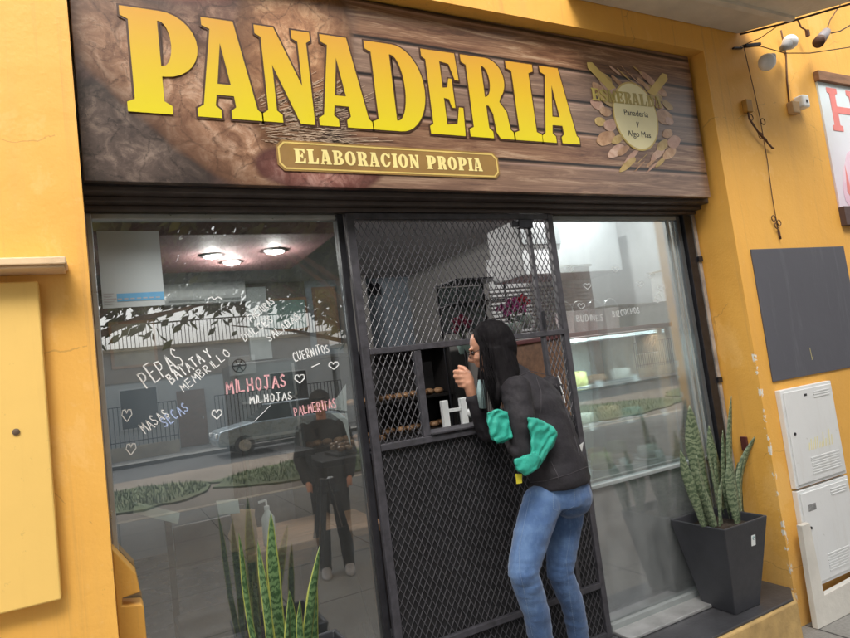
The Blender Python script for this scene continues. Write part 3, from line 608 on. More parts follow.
# ================================================================== SECURITY GATE
gt = thing('security_gate', 'black security gate of expanded metal mesh with an open serving hatch', 'gate', (1.7, -.03, -.07))
GY0, GY1 = -.062, -.030
f = MB()
f.box((1.072, GY0, -.06), (1.112, GY1, 2.292)); f.box((2.292, GY0, -.06), (2.328, GY1, 2.292)); f.box((1.1125, GY0, 2.262), (2.2915, GY1, 2.292))
f.box((2.145, GY0+.004, .005), (2.166, GY1, 2.2615)); f.box((1.1125, GY0-.003, 1.600), (2.2915, GY1, 1.630)); f.box((1.345, GY0, 1.178), (1.382, GY1, 1.5995)); f.box((1.1125, GY0-.003, 1.145), (2.144, GY1, 1.177))
f.box((1.1125, GY0-.003, .205), (2.2915, GY1, .235)); f.box((1.1125, GY0, -.058), (2.2915, GY1, -.03))
f.build('gate_frame', mGate, gt, bevel=.003)
def mesh_panel(x0, x1, z0, z1, y, w=.035, h=.062, th=.0026):
    b = MB(); nx = int((x1-x0)/w)+1; nz = int((z1-z0)/(h/2))+1; w = (x1-x0)/nx; hh = (z1-z0)/nz
    for i in range(nx):
        for k in range(nz):
            za, zb = z0+k*hh, z0+(k+1)*hh; cx = x0+(i+.5)*w
            for s_ in (-1, 1):
                xa = cx + (s_*w/2 if k % 2 == 0 else 0); xb = cx + (0 if k % 2 == 0 else s_*w/2)
                b.bar((xa, y, za), (xb, y, zb), th, .005 if s_ > 0 else .0042, (0, 1, 0))
    return b
yM = -.048
mesh_panel(1.1125, 2.145, 1.63, 2.262, yM).build('mesh_panel', mMesh, gt)
mesh_panel(2.166, 2.2915, .235, 2.262, yM).build('mesh_panel', mMesh, gt)
mesh_panel(1.1125, 1.345, 1.177, 1.60, yM).build('mesh_panel', mMesh, gt)
mesh_panel(1.1125, 2.145, .235, 1.145, yM).build('mesh_panel', mMesh, gt)
mesh_panel(1.1125, 2.2915, -.03, .205, yM).build('mesh_panel', mMesh, gt)
MB().box((1.1125, -.040, -.03), (2.2915, -.034, 1.145)).build('shade_sheet', mSheet, gt)  # added sheet standing in for the dark interior behind the mesh
b = MB(); b.box((2.06, -.095, 2.205), (2.155, -.0635, 2.255)); b.box((2.02, -.09, 2.215), (2.06, -.068, 2.245)); b.build('gate_lock', mBlack, gt, bevel=.004)
for z_ in (.9, 1.64): MB().box((2.147, -.08, z_), (2.164, -.0665, z_+.1)).build('gate_hinge', mBlack, gt, bevel=.003)
b = MB(); b.box((1.383, -.075, 1.1785), (2.14, .10, 1.19)); b.build('hatch_shelf', mGate, gt, bevel=.003)

# ================================================================== WALL FITTINGS
b = MB(); b.box((-1.0, -.345, .90), (-.185, -.3005, 1.965)); p = b.build('wall_cupboard', mPanelY, None, bevel=.006)
tag(p, 'pale yellow flush meter cupboard on the wall left of the window', 'cupboard'); p.name = 'wall_cupboard'
b = MB(); b.box((-1.1, -.43, 2.004), (-.094, -.3005, 2.030)); b.box((-1.1, -.42, 1.994), (-.10, -.3005, 2.0035)); p = b.build('wall_ledge', simple('peeling_cream_board', (.78, .56, .34), .7, .12, 4, .4, 20), None, bevel=.004)
tag(p, 'thin cream ledge on the yellow wall above the flush cupboard', 'ledge')
p = MB().box((3.675, -.310, 1.155), (4.70, -.3005, 2.0)).build('wall_blackboard', mSlate, None, bevel=.002); tag(p, 'large blank dark slate board on the yellow pillar above the white cabinets', 'blackboard')
b = MB(); b.bar((4.10, -.3115, 1.33), (4.105, -.3115, 1.25), .006, .001, (0, 1, 0)); b.bar((4.10, -.3115, 1.25), (4.12, -.3115, 1.27), .005, .001, (0, 1, 0)); b.build('chalk_mark', simple('yellow_chalk', (.45, .40, .2), .9), p)
def cabinet(z0, z1, label, scr=False):
    c = thing('meter_cabinet', label, 'cabinet', (3.95, -.3, z0))
    MB().box((3.682, -.335, z0), (4.222, -.3005, z1)).build('cabinet_case', mWhite, c, bevel=.004)
    d = MB().box((3.70, -.344, z0+.022), (4.205, -.3352, z1-.018)).build('cabinet_door', mWhite, c, bevel=.003)
    b = MB()
    for i in range(7): b.box((3.86, -.3475, z0+.06+i*.016), (4.16, -.3442, z0+.068+i*.016))
    b.build('vent_slats', mWhite, d); b = MB()
    for i in range(3): b.box((4.0, -.3475, z1-.05-i*.016), (4.17, -.3442, z1-.044-i*.016))
    b.build('vent_slats', mWhite, d)
    zz = z1-.07 if not scr else z0+.35
    b = MB(); b.tube([(3.742, -.3442, zz if scr else z0+.33), (3.742, -.350, zz if scr else z0+.33)], .009, 10); b.build('lock', mBlack, d)
    return c, d
c, d = cabinet(.492, 1.098, 'white metal cabinet right under the blackboard with faint yellow scribble')
b = MB(); rnd = random.Random(3)
for i in range(12):
    x = 3.86+i*.022; b.bar((x, -.3448, .70), (x+.012, -.3448, .70+rnd.uniform(.03, .10)), .008, .0006, (0, 1, 0))
b.build('yellow_scribble', simple('washed_yellow_paint', (.80, .74, .40), .7), d)
b = MB(); b.box((3.90, -.3452, 1.035), (3.93, -.3442, 1.05)); b.build('label_plate', mBlack, d)
c, d = cabinet(-.10, .478, 'white metal cabinet lowest on the yellow pillar behind the leaning board', True)
b = MB(); b.box((3.75, -.3452, .345), (3.83, -.3442, .385)); b.build('label_plate', simple('grey_label', (.25, .25, .25), .6, .4, 60), d)
b = MB(); b.prism([(3.566, -.300), (3.72, -.300), (3.80, -.10), (4.6, -.085), (4.6, -.30), (3.566, -.30)][:0] or [(3.59, -.298), (4.55, -.298), (4.55, -.10), (3.70, -.13), (3.68, .30), (3.60, .30)], -.385, -.350)
p = b.build('leaning_board', simple('whitewashed_board', (.66, .63, .57), .75, .12, 4, .3, 20), None, bevel=.003); tag(p, 'off white L shaped board standing against the lower cabinet', 'board')
# small socket on the pillar reveal
b = MB(); b.box((3.535, -.16, .74), (3.5495, -.115, .83)); p = b.build('door_bell', simple('maroon_plastic', (.10, .025, .02), .5), None, bevel=.003); tag(p, 'small maroon box on the pillar side behind the tall plant', 'switch')
# overhead clutter
for px, py, lab in ((16, 432, 'small rusty screw plate on the pale yellow cupboard'),):
    p_ = at(px, py, -.346); t = MB().lathe((0, 0, 0), [(.011, 0), (.011, .004), (.004, .006)], 12)
    t.v = [Vector((v.x, -v.z, v.y))+Vector((p_.x, -.345, p_.z)) for v in t.v]; t = t.build('keyhole_plate', simple('brown_steel', (.12, .08, .05), .6), None); tag(t, lab, 'lock')
mRust = simple('rusty_wire', (.10, .045, .025), .8, .4, 30); mCable = simple('black_cable', (.03, .022, .02), .6)
p = MB().box((3.845, -.335, 2.915), (3.905, -.3005, 3.0)).build('junction_box', simple('ochre_box', (.42, .22, .04), .6, .1, 8), None, bevel=.004)
tag(p, 'small ochre junction box on the pillar with twisted wires below', 'junction box')
b = MB(); rnd = random.Random(9)
pts = [(3.87, -.318, 2.915), (3.86, -.325, 2.87), (3.89, -.33, 2.82), (3.93, -.33, 2.77), (3.98, -.33, 2.73), (4.03, -.325, 2.70), (4.06, -.32, 2.68)]
b.tube(pts, .006, 6); b.tube([(q[0]+rnd.uniform(-.02, .02), q[1]-.006, q[2]+rnd.uniform(-.02, .02)) for q in pts], .004, 6)
for cx, cz in ((3.88, 2.88), (3.95, 2.76), (4.0, 2.86)):
    b.tube([(cx+.022*math.cos(a*.7), -.325, cz+.022*math.sin(a*.7)) for a in range(10)], .003, 5)
p = b.build('loose_wires', mRust, None, smooth=True); tag(p, 'rusty tangle of twisted wire hanging below the ochre junction box', 'wire')
b = MB(); b.tube([(3.955, -.31, 3.40), (3.985, -.309, 3.1), (4.00, -.309, 2.9), (4.0, -.309, 2.6), (3.985, -.309, 2.35), (3.985, -.309, 2.12)], .0028, 6)
for cx, cz in ((3.97, 2.15), (4.0, 2.17), (3.95, 2.20)): b.tube([(cx+.02*math.cos(a*.7), -.315, cz+.02*math.sin(a*.7)) for a in range(10)], .003, 5)
b.bar((3.985, -.312, 2.12), (3.99, -.312, 2.06), .012, .008); p = b.build('hanging_wire', mRust, None, smooth=True); tag(p, 'thin rusty wire running down the pillar to above the blackboard', 'wire')
b = MB(); q0 = [at(743, 47, -.32), at(760, 46, -.45), at(785, 53, -.5), at(810, 53, -.55), at(850, 47, -.6), at(880, 40, -.65)]
b.tube(q0, .0032, 6); b.tube([at(737, 49, -.305), at(741, 46, -.31), at(760, 38, -.4), at(776, 27, -.5)], .003, 6); p = b.build('overhead_cable', mCable, None, smooth=True); tag(p, 'black cable slung across the pillar top in front of two white bulbs', 'cable')
b = MB(); b.bar(at(745, 46, -.34), at(760, 44, -.36), .022, .02); b.bar(at(733, 48, -.315), at(742, 48, -.315), .018, .012); p = b.build('cable_connector', mBlack, None, bevel=.003); tag(p, 'black connector block where the cable meets the pillar top', 'connector')
def bulb(px, py, Y, d2, lab, r_=.05):
    c0 = at(px, py, Y); t = thing('light_bulb', lab, 'light bulb', c0, 'white globe bulbs on the overhead cable')
    dd = Vector(d2).normalized(); MB().ball(c0, r_, n=16, m=12).build('bulb_globe', simple('frosted_glass', (.74, .78, .84), .3, .04, 5), t, smooth=True)
    b = MB(); b.tube([c0+dd*r_*.7, c0+dd*r_*1.5, c0+dd*r_*2.0], [r_*.75, r_*.5, r_*.42], 12); b.build('lamp_holder', simple('grey_holder', (.35, .36, .37), .5), t, smooth=True)
bulb(790, 42, -.42, (-.8, .1, -.5), 'white globe bulb hanging high beside the brown drop cable')
bulb(767, 62, -.42, (.8, .1, .5), 'lower white bulb with grey holder under the black cable', .055)
b = MB(); b.tube([at(781, 30, -.34), at(784, 45, -.32), at(786, 55, -.305), at(787, 80, -.306), at(789, 102, -.306)], .006, 6); p = b.build('drop_cable', simple('brown_cable', (.16, .08, .04), .7), None, smooth=True); tag(p, 'brown cable dropping down the wall to the white sensor', 'cable')
t = thing('wall_sensor', 'small white sensor on a beige box at the end of the brown cable', 'sensor', (4.40, -.3, 2.98))
MB().box((4.335, -.345, 2.945), (4.415, -.3005, 3.03)).build('backing_box', simple('beige_box', (.50, .33, .17), .7), t, bevel=.006)
MB().box((4.42, -.37, 2.985), (4.50, -.3005, 3.075)).build('sensor_cover', mWhiteP, t, bevel=.012)
MB().box((4.452, -.374, 3.015), (4.468, -.3702, 3.035)).build('sensor_button', mBlack, t)
c0 = at(826, 32, -.45); c1 = at(820, 40, -.50)
t = thing('spotlight', 'small grey can spotlight hanging from the cable at upper right', 'spotlight', c0)
MB().tube([c0, c1], [.030, .036], 14).build('lamp_can', simple('grey_can', (.25, .24, .26), .5), t, smooth=True)
MB().tube([c1, c1+(c1-c0)*.25], [.037, .038], 14).build('can_rim', simple('brown_rim', (.09, .045, .03), .6), t, smooth=True)
MB().tube([c0, at(830, 20, -.42), at(840, 5, -.40), at(844, -20, -.38)], .004, 6).build('cord', mRust, t)
MB().tube([at(831, 33, -.45), at(840, 31, -.46), at(852, 24, -.48), at(880, 5, -.5)], .0045, 6).build('feed_cable', mCable, t)
b = MB(); b.tube([at(797, 18, -.36), at(801, 27, -.36), at(806, 30, -.37), at(808, 36, -.37)], .006, 6); b.bar(at(807, 30, -.37), at(808, 36, -.37), .022, .02); p = b.build('wire_hook', mRust, None); tag(p, 'short rusty hook with a dangling stub left of the spotlight', 'hook')
# neighbour's framed banner
bn = thing('shop_banner', 'pink and white banner with a big red H in a brown frame at right', 'banner', (5.0, -.31, 2.25))
MB().box((4.725, -.34, 3.225), (6.3, -.3005, 3.30)).build('top_rail', mBrown, bn, bevel=.004)
MB().box((4.735, -.314, 2.285), (6.3, -.3005, 3.2245)).build('banner_sheet', gradient_z('banner_print', 0.05, .9, (.72, .62, .70), (.68, .78, .82), .4), bn)
MB().box((4.735, -.34, 2.15), (6.3, -.3005, 2.284)).build('dark_lower_panel', simple('dark_brown_panel', (.09, .055, .05), .7), bn)
mRedP = simple('faded_red_print', (.72, .22, .20), .5, .08, 6)
H = [[(0, 0), (.34, 0), (.34, .12), (.26, .14), (.26, .42), (.74, .42), (.74, .14), (.66, .12), (.66, 0), (1, 0), (1, .12), (.93, .14), (.93, .86), (1, .88), (1, 1), (.66, 1), (.66, .88), (.74, .86), (.74, .58), (.26, .58), (.26, .86), (.34, .88), (.34, 1), (0, 1), (0, .88), (.07, .86), (.07, .14), (0, .12)]]
curve_obj('banner_letter', H, mRedP, bn, (4.83, -.316, 2.86), .38, .33, .001)
ic = [(4.86, 2.30), (4.84, 2.5), (4.90, 2.62), (4.96, 2.70), (5.10, 2.74), (5.24, 2.68), (5.30, 2.5), (5.28, 2.30)]
curve_obj('printed_picture', [blobpoly(ic, .02, 5)], crust_print('pink_print', (.70, .42, .55), (.80, .60, .70), (.86, .80, .84), 5, False), bn, (0, -.3155, 0), depth=.0006)
curve_obj('printed_drip', [[(4.86, 2.40), (4.89, 2.60), (4.91, 2.40), (4.89, 2.36)]], mRedP, bn, (0, -.3168, 0), depth=.0004)

# ================================================================== PLANTS
def blade(base, tip, w0, wmax, bend, facing, m, parent, n=22, curl=.25):
    """thick sword leaf: a shallow trough with real thickness, uv along and across"""
    base = Vector(base); tip = Vector(tip); ax = tip-base; L = ax.length; t0 = ax.normalized()
    sd = Vector((math.cos(facing), math.sin(facing), 0)); nr = t0.cross(sd).normalized(); b = MB(); nc = 6; rnd = random.Random(hash((round(base.x, 3), round(tip.x, 3))) & 9999)
    ph = rnd.uniform(0, 6); tw = rnd.uniform(-.5, .5)
    for side in (0, 1):
        for i in range(n+1):
            t = i/n; c = base+ax*t + nr*bend*math.sin(t*math.pi)*L + sd*.006*math.sin(t*5+ph)
            w = (w0+(wmax-w0)*math.sin(min(1, t/.55)*math.pi/2)) * (1 if t < .6 else max(.015, math.cos((t-.6)/.4*math.pi/2)**.8))
            a = tw*t; s2 = sd*math.cos(a)+nr*math.sin(a); n2 = nr*math.cos(a)-sd*math.sin(a)
            for k in range(nc+1):
                u = k/nc*2-1; th = .0035*(1-u*u*.7)*(1-.6*t)
                p = c + s2*u*w/2*(1+.04*math.sin(t*19+ph+u)) + n2*((u*u)*curl*w/2 + (th if side else -th))
                b.uv[len(b.v)] = ((u+1)/2, t*L/.55); b.v.append(p)
    m1 = (n+1)*(nc+1)
    for s_ in (0, 1):
        for i in range(n):
            for k in range(nc):
                a = s_*m1+i*(nc+1)+k; q = (a, a+1, a+nc+2, a+nc+1); b.f.append(q if s_ == 0 else q[::-1])
    for i in range(n):
        for k in (0, nc): a = i*(nc+1)+k; b.f.append((a, a+nc+1, m1+a+nc+1, m1+a))
    for k in range(nc): a = n*(nc+1)+k; b.f.append((a, a+1, m1+a+1, m1+a))
    return b.build('leaf', m, parent, smooth=True)
def planter(cx, cy, zb, h, bt, tp, label):
    t = thing('square_planter', label, 'planter', (cx, cy, zb), 'tapered charcoal planters on the doorstep')
    b = MB(); R4 = [(-1, -1), (1, -1), (1, 1), (-1, 1)]; rim = .012
    prof = [(bt, 0), (bt+(tp-bt)*.93, h*.93), (tp, h), (tp-.03, h), (bt+(tp-bt)*.86-.03, h*.86)]
    for s_, z in prof: b.v += [Vector((cx+x*s_/2, cy+y*s_/2, zb+z)) for x, y in R4]
    for i in range(len(prof)-1):
        for k in range(4): a = i*4+k; c = i*4+(k+1) % 4; b.f.append((a, c, c+4, a+4))
    b.f.append((3, 2, 1, 0)); b.f.append(tuple(len(b.v)-4+k for k in range(4)))
    b.build('pot', mPot, t, bevel=.006)
    s = tp*.9-.035; b = MB()
    n = 14
    for i in range(n+1):
        for j in range(n+1): x = cx-s/2+s*i/n; y = cy-s/2+s*j/n; b.v.append(Vector((x, y, zb+h*.90+.02*noise.noise((x*20, y*20, 1)))))
    for i in range(n):
        for j in range(n): a = i*(n+1)+j; b.f.append((a, a+n+1, a+n+2, a+1))
    b.build('soil', mSoil, t, smooth=True); return t
pl = planter(3.11, -.205, -.07, .50, .215, .375, 'charcoal tapered planter with a small white label beside the pillar')
fx = MB(); y0 = -.205-(.1075+(.1875-.1075)*.80)-.003; y1 = -.205-(.1075+(.1875-.1075)*.70)-.003
b = MB(); b.add([(3.150, y1, .285), (3.185, y1, .285), (3.185, y0, .345), (3.150, y0, .345), (3.150, y1+.004, .285), (3.185, y1+.004, .285), (3.185, y0+.004, .345), (3.150, y0+.004, .345)], [(0, 1, 2, 3), (7, 6, 5, 4), (0, 4, 5, 1), (1, 5, 6, 2), (2, 6, 7, 3), (3, 7, 4, 0)])
lb = b.build('label_sticker', mWhiteP, pl)
b = MB(); b.tube([(3.1675+.008*math.cos(a), y0+.0015-.004+.003, .328+.009*math.sin(a)) for a in [i*.8 for i in range(7)]], .0015, 5); b.box((3.158, y1-.0015, .296), (3.177, y1+.004, .303)); b.build('sticker_print', simple('teal_ink', (.05, .25, .28), .5), lb)
sp_ = thing('snake_plant', 'mottled grey green sword leaves rising from the planter beside the pillar', 'snake plant', (3.11, -.2, .38))
Yp = -.2
def bl(px0, py0, px1, py1, Y, wm, bend, fac, m, par, dY=0, w0=.03): blade(at(px0, py0, Y), at(px1, py1, Y+dY), w0, wm, bend, fac, m, par)
f0 = -.15
for a in [(714, 527, 689, 405, -.2, .070, .02, f0), (703, 527, 680, 450, -.3, .040, -.02, -.3), (722, 524, 706, 445, -.22, .045, -.03, .3), (712, 528, 697, 455, -.28, .045, .02, -.2),
          (735, 524, 731, 396, -.18, .055, .015, .2), (738, 526, 729, 452, -.26, .060, -.01, -.3), (728, 524, 716, 448, -.12, .040, .03, .5), (742, 523, 758, 432, -.22, .045, .10, .1),
          (720, 526, 722, 478, -.3, .035, .0, .4), (730, 520, 741, 470, -.1, .04, -.05, .8), (705, 524, 700, 430, -.1, .04, .05, .2), (725, 522, 709, 425, -.08, .045, .0, -.5), (745, 521, 738, 462, -.14, .05, .02, 1.0), (717, 526, 698, 470, -.33, .036, .0, .1), (733, 523, 722, 430, -.16, .042, .02, -.1), (708, 525, 693, 435, -.16, .04, .0, .3), (740, 522, 745, 455, -.26, .035, .03, .4)]:
    a = list(a); a[5] *= 1.5; bl(*a, mLeafA, sp_)
pl2 = planter(.62, -.24, -.07, .50, .215, .375, 'charcoal tapered planter under the left window by the gate')
sp2 = thing('snake_plant', 'snake plant with yellow edged leaves in front of the left window', 'snake plant', (.62, -.24, .38))
for a in [(263, 680, 237, 533, -.26, .024, .05, 0), (283, 690, 271, 512, -.24, .052, .01, -.1), (270, 690, 259, 540, -.28, .032, -.06, .1), (301, 690, 319, 546, -.26, .050, -.02, .1), (297, 690, 290, 590, -.2, .04, .03, .3),
          (312, 690, 317, 560, -.2, .035, .03, -.2), (290, 695, 287, 600, -.3, .03, .0, .5), (275, 695, 270, 590, -.15, .04, .0, .9), (306, 690, 300, 600, -.32, .03, .03, .0)]:
    bl(*a, mLeafB, sp2, w0=.025)

# ================================================================== INSIDE THE SHOP
def disc_light(x, y, z, r_, lab):
    t = thing('ceiling_light', lab, 'ceiling light', (x, y, z), 'round ceiling downlights')
    MB().lathe((x, y, z-.012), [(r_*1.2, 0), (r_*1.25, .011)], 24).build('trim_ring', mWhite, t)
    MB().lathe((x, y, z-.018), [(r_, 0), (r_, .0058)], 24).build('diffuser', emis('lit_diffuser', (1, .95, .9), 22), t)
    ld = bpy.data.lights.new('downlight', 'POINT'); ld.shadow_soft_size = .012; ld.energy = 15; ld.color = (1, .96, .92)
    lo = bpy.data.objects.new('downlight_lamp', ld); COL.objects.link(lo); lo.parent = t; lo.location = (0, 0, -.035)
disc_light(.80, 2.2, 2.60, .06, 'lit round downlight farthest left in the red ceiling')
disc_light(1.0, 2.48, 2.60, .06, 'lit round downlight in the middle of the red ceiling')
disc_light(1.27, 2.08, 2.60, .07, 'lit oval looking downlight at the right of the red ceiling')
ac = thing('air_conditioner', 'white split air conditioner high on the back wall', 'air conditioner', (1.02, 4.4, 2.50))
MB().prism([(4.458, 2.52), (4.30, 2.52), (4.26, 2.60), (4.27, 2.80), (4.30, 2.83), (4.458, 2.83)], .60, 1.46, 'X').build('casing', mWhiteP, ac, bevel=.01)
MB().box((.64, 4.262, 2.545), (1.42, 4.31, 2.565)).build('air_vane', simple('grey_vane', (.3, .32, .33), .5), ac)
bpy.data.objects['air_conditioner'].location.z = 2.5
# poster taped behind the left pane
ps = thing('notice_poster', 'pale poster with a blue band on the upper left of the window', 'poster', (.12, .02, 1.9))
MB().box((.006, -.0055, 1.905), (.240, -.0038, 2.225)).build('poster_sheet', simple('pale_paper', (.40, .45, .47), .6, .03, 4), ps)
MB().box((.06, -.0068, 1.930), (.238, -.0058, 1.963)).build('blue_band', simple('blue_print', (.12, .33, .55), .5), ps)
b = MB()
for i in range(5): b.box((.012, -.0068, 1.92+i*.0105), (.012+.03+.008*(i % 3), -.0058, 1.924+i*.0105))
for i in range(7): b.box((.062+i*.024, -.0078, 1.938), (.062+i*.024+.016, -.0071, 1.943))
b.build('small_print', simple('grey_ink', (.35, .36, .38), .6), ps)
MB().box((.50, 4.40, 1.9), (.74, 4.46, 2.9-.16)).build('wall_panel', simple('pale_panel', (.5, .54, .54), .6), None)
tag(bpy.data.objects['wall_panel'], 'pale vertical panel on the back wall beside the air conditioner', 'panel'); bpy.data.objects['wall_panel'].location = (.97, -.02, -.05)
# pictures on the back wall
MB().box((-.2, 4.46, 1.75), (2.2, 4.499, 2.745)).build('brown_panelling', simple('dark_brown_panelling', (.11, .085, .07), .7, .3, 3), bk)
def picture(x0, z0, x1, z1, m, lab, y=4.458):
    t = thing('framed_picture', lab, 'picture', ((x0+x1)/2, y, z0))
    MB().box((x0, y-.03, z0), (x1, y-.001, z1)).build('picture_frame', mBrown, t, bevel=.004)
    MB().box((x0+.03, y-.034, z0+.03), (x1-.03, y-.0302, z1-.03)).build('picture_sheet', m, t)
picture(2.28, 1.95, 2.58, 2.66, crust_print('golden_picture', (.10, .05, .02), (.35, .20, .05), (.6, .42, .15), 3, False), 'dark golden picture on the back wall seen through the gate')
picture(1.55, 2.15, 2.2, 2.55, simple('green_picture', (.20, .33, .30), .5, .5, 4), 'wide greenish menu picture on the back wall')
picture(.05, 1.9, .5, 2.4, simple('olive_picture', (.20, .17, .12), .5, .6, 5), 'olive brown picture on the back wall at the far left')
t = MB().box((3.04, 4.46, 2.52), (3.20, 4.499, 2.68)).build('wall_speaker', mBlack, None, bevel=.01); tag(t, 'small black box high on the blue wall behind the gate mesh', 'speaker')
for nm, px, py, c, lab in (('paper_star', 428, 288, (.55, .50, .10), 'yellow paper flower stuck on the blue wall'), ('paper_star', 430, 303, (.10, .38, .45), 'teal paper flower stuck on the blue wall under the yellow one'), ('paper_star', 429, 316, (.60, .22, .12), 'orange paper flower lowest on the blue wall')):
    c0 = at(px, py, 4.49); pts = []
    for i in range(20): rr = .10 if i % 4 < 2 else .065; pts.append((c0.x+rr*math.cos(i*.314), c0.z+rr*math.sin(i*.314)))
    tag(MB().prism(pts, 4.485, 4.499).build(nm, simple('craft_paper_%d' % py, c, .8, .1, 9)), lab, 'paper flower', 'paper flowers on the blue wall')
# service counter behind the gate with bread trays
ct = thing('service_counter', 'dark service counter with a black top behind the gate', 'counter', (2.0, 1.1, -.07))
MB().box((1.15, .95, -.069), (2.95, 1.45, .98)).build('counter_body', simple('dark_laminate', (.03, .026, .026), .4, .3, 4), ct, bevel=.006)
MB().box((1.12, .92, .9805), (2.98, 1.48, 1.02)).build('counter_top', mBlack, ct, bevel=.005)
sh = thing('bread_rack', 'black wall rack with shelves of baked goods behind the counter', 'rack', (2.4, 3.3, -.07))
b = MB()
for x in (1.5, 2.4, 3.3): b.box((x, 3.1, -.069), (x+.03, 3.5, 1.78))
for z in (.5, .85, 1.2, 1.74): b.box((1.5, 3.08, z), (3.33, 3.52, z+.025))
b.box((1.5, 3.5, -.069), (3.33, 3.53, 1.78)); b.build('rack_frame', simple('dark_rack', (.02, .018, .018), .5), sh)
rnd = random.Random(5)
for z in (.525, .875, 1.225):
    b = MB()
    for i in range(17): b.ball((1.6+i*.1, 3.25+rnd.uniform(-.05, .05), z+.035), .055, .07, .035, 10, 6)
    tag(b.build('bread_rolls', mTan, None, smooth=True), 'row of bread rolls on the %s shelf of the dark rack' % {.525: 'lowest', .875: 'middle', 1.225: 'upper'}[z], 'bread', 'rows of bread rolls', 'stuff')
def tray(x, y, z, lab):
    t = thing('bread_tray', lab, 'tray', (x, y, z)); MB().box((x-.2, y-.13, z), (x+.2, y+.13, z+.02)).build('tray_base', mBlack, t, bevel=.004)
    b = MB()
    for i in range(24): b.ball((x+rnd.uniform(-.16, .16), y+rnd.uniform(-.1, .1), z+.04+rnd.uniform(0, .03)), .03, .022, .02, 8, 6)
    tag(b.build('pastry_pile', crust_print('glazed_pastry', (.16, .07, .03), (.36, .19, .09), (.6, .4, .22), 20, False), t, smooth=True), kind='stuff')
tray(1.45, 1.15, 1.02, 'black tray piled with pastries on the service counter left of the hatch')
for i, x in enumerate((1.80, 1.93)):
    p0 = (x, .55, 1.19); t = MB().box((x-.022, .53, 1.02), (x+.022, .56, 1.30)).build('receipt_holder', mWhiteP, None, bevel=.004); tag(t, ('left' if i == 0 else 'right') + ' white upright of the pair standing just inside the hatch', 'holder', 'white uprights inside the hatch')
t = MB().box((1.825, .535, 1.225), (1.905, .555, 1.245)).build('cross_strip', mWhiteP, None); tag(t, 'short white bar between the two white uprights inside the hatch', 'strip')
t = MB().ball((1.99, .54, 1.20), .05, .04, .03).build('paper_napkin', mWhiteP, None, smooth=True); tag(t, 'small crumpled white napkin beside the white uprights', 'napkin')
MB().box((1.45, .50, -.07), (2.2, .62, 1.018)).build('inner_ledge', simple('dark_ledge', (.02, .02, .022), .5), None); tag(bpy.data.objects['inner_ledge'], 'narrow dark ledge just inside the serving hatch', 'ledge')
# red blossom & vase on the display case end
# display case by the right window
dc = thing('display_case', 'glass fronted refrigerated display case inside the right window', 'display case', (3.0, .5, -.07))
MB().box((2.48, .22, -.069), (3.44, .95, .70)).build('case_base', simple('grey_steel', (.36, .37, .38), .4, .08, 6, metal=.4), dc, bevel=.006)
for xa, xb in ((3.40, 3.44), (2.48, 2.51)): MB().box((xa, .22, .7005), (xb, .95, 1.585)).build('side_post', mBrown, dc)
MB().box((2.46, .20, 1.5855), (3.46, .97, 1.615)).build('case_top', simple('maroon_top', (.16, .04, .04), .4), dc, bevel=.004)
MB().box((2.511, .225, .705), (3.399, .231, 1.58)).build('case_glass', mClear, dc)
for z in (.98, 1.24): MB().box((2.511, .30, z), (3.399, .93, z+.008)).build('glass_shelf', mClear, dc)
MB().box((2.511, .935, .705), (3.399, .949, 1.58)).build('case_back', simple('pale_case_back', (.42, .50, .50), .5, .04, 3), dc)
MB().box((2.53, .27, 1.555), (3.38, .30, 1.575)).build('case_strip_light', emis('case_tube', (.9, 1, .97), 4), dc)
rnd = random.Random(8)
foods = [((.75, .48, .12), 'golden cake'), ((.62, .60, .20), 'pale green cake'), ((.35, .18, .08), 'chocolate cake'), ((.70, .66, .60), 'white frosted cake'), ((.55, .28, .12), 'brown pie'), ((.20, .40, .40), 'blue boxed cake')]
k = 0
for z, ylist in ((.702, (.42, .7)), (.989, (.5,)), (1.249, (.55,))):
    for y in ylist:
        for i in range(4):
            c, nm = foods[k % 6]; k += 1; x = 2.62+i*.22+rnd.uniform(-.02, .02); lvl = {.702: 'floor', .989: 'lower glass shelf', 1.249: 'upper glass shelf'}[z]
            t = thing('cake', '%s %s on the %s of the display case%s' % (nm, ('at the left end', 'left of centre', 'right of centre', 'at the right end')[i], lvl, '' if z > .71 else (', front row' if y < .5 else ', back row')), 'cake', (x, y, z), 'cakes in the display case')
            MB().lathe((x, y, z+.001), [(.085, 0), (.095, .006)], 18).build('cake_plate', mWhiteP, t, smooth=False)
            MB().lathe((x, y, z+.008), [(.072, 0), (.076, .03), (.07, .055+.02*(k % 3)), (.03, .062+.02*(k % 3))], 18).build('cake_body', simple('cake_%d' % (k % 6), tuple(q*.55 for q in c), .6, .2, 20), t, smooth=True)
b = MB(); rnd = random.Random(31)
for i in range(8):
    x = 2.56+i*.108; z_ = (.7302, .9895, 1.2495)[i % 3]
    t = MB().add([(x, .262, z_), (x+.06, .262, z_), (x+.06, .280, z_+.045), (x, .280, z_+.045), (x, .265, z_), (x+.06, .265, z_), (x+.06, .283, z_+.045), (x, .283, z_+.045)], [(0, 1, 2, 3), (7, 6, 5, 4), (0, 4, 5, 1), (1, 5, 6, 2), (2, 6, 7, 3), (3, 7, 4, 0)]).build('price_card', mWhiteP, dc)
def bucket(x, y, z, h, lab):
    t = thing('white_bucket', lab, 'bucket', (x, y, z), 'white buckets on the display case')
    MB().lathe((x, y, z), [(.052, 0), (.062, h*.92), (.066, h*.93), (.066, h), (.058, h), (.05, .01)], 20).build('bucket_body', mWhiteP, t, smooth=False)
    b = MB(); b.tube([(x+.064*math.cos(a), y-.02, z+h*.95+.075*math.sin(a)) for a in [math.pi*i/12 for i in range(13)]], .002, 6); b.build('bucket_handle', mAlu, t)
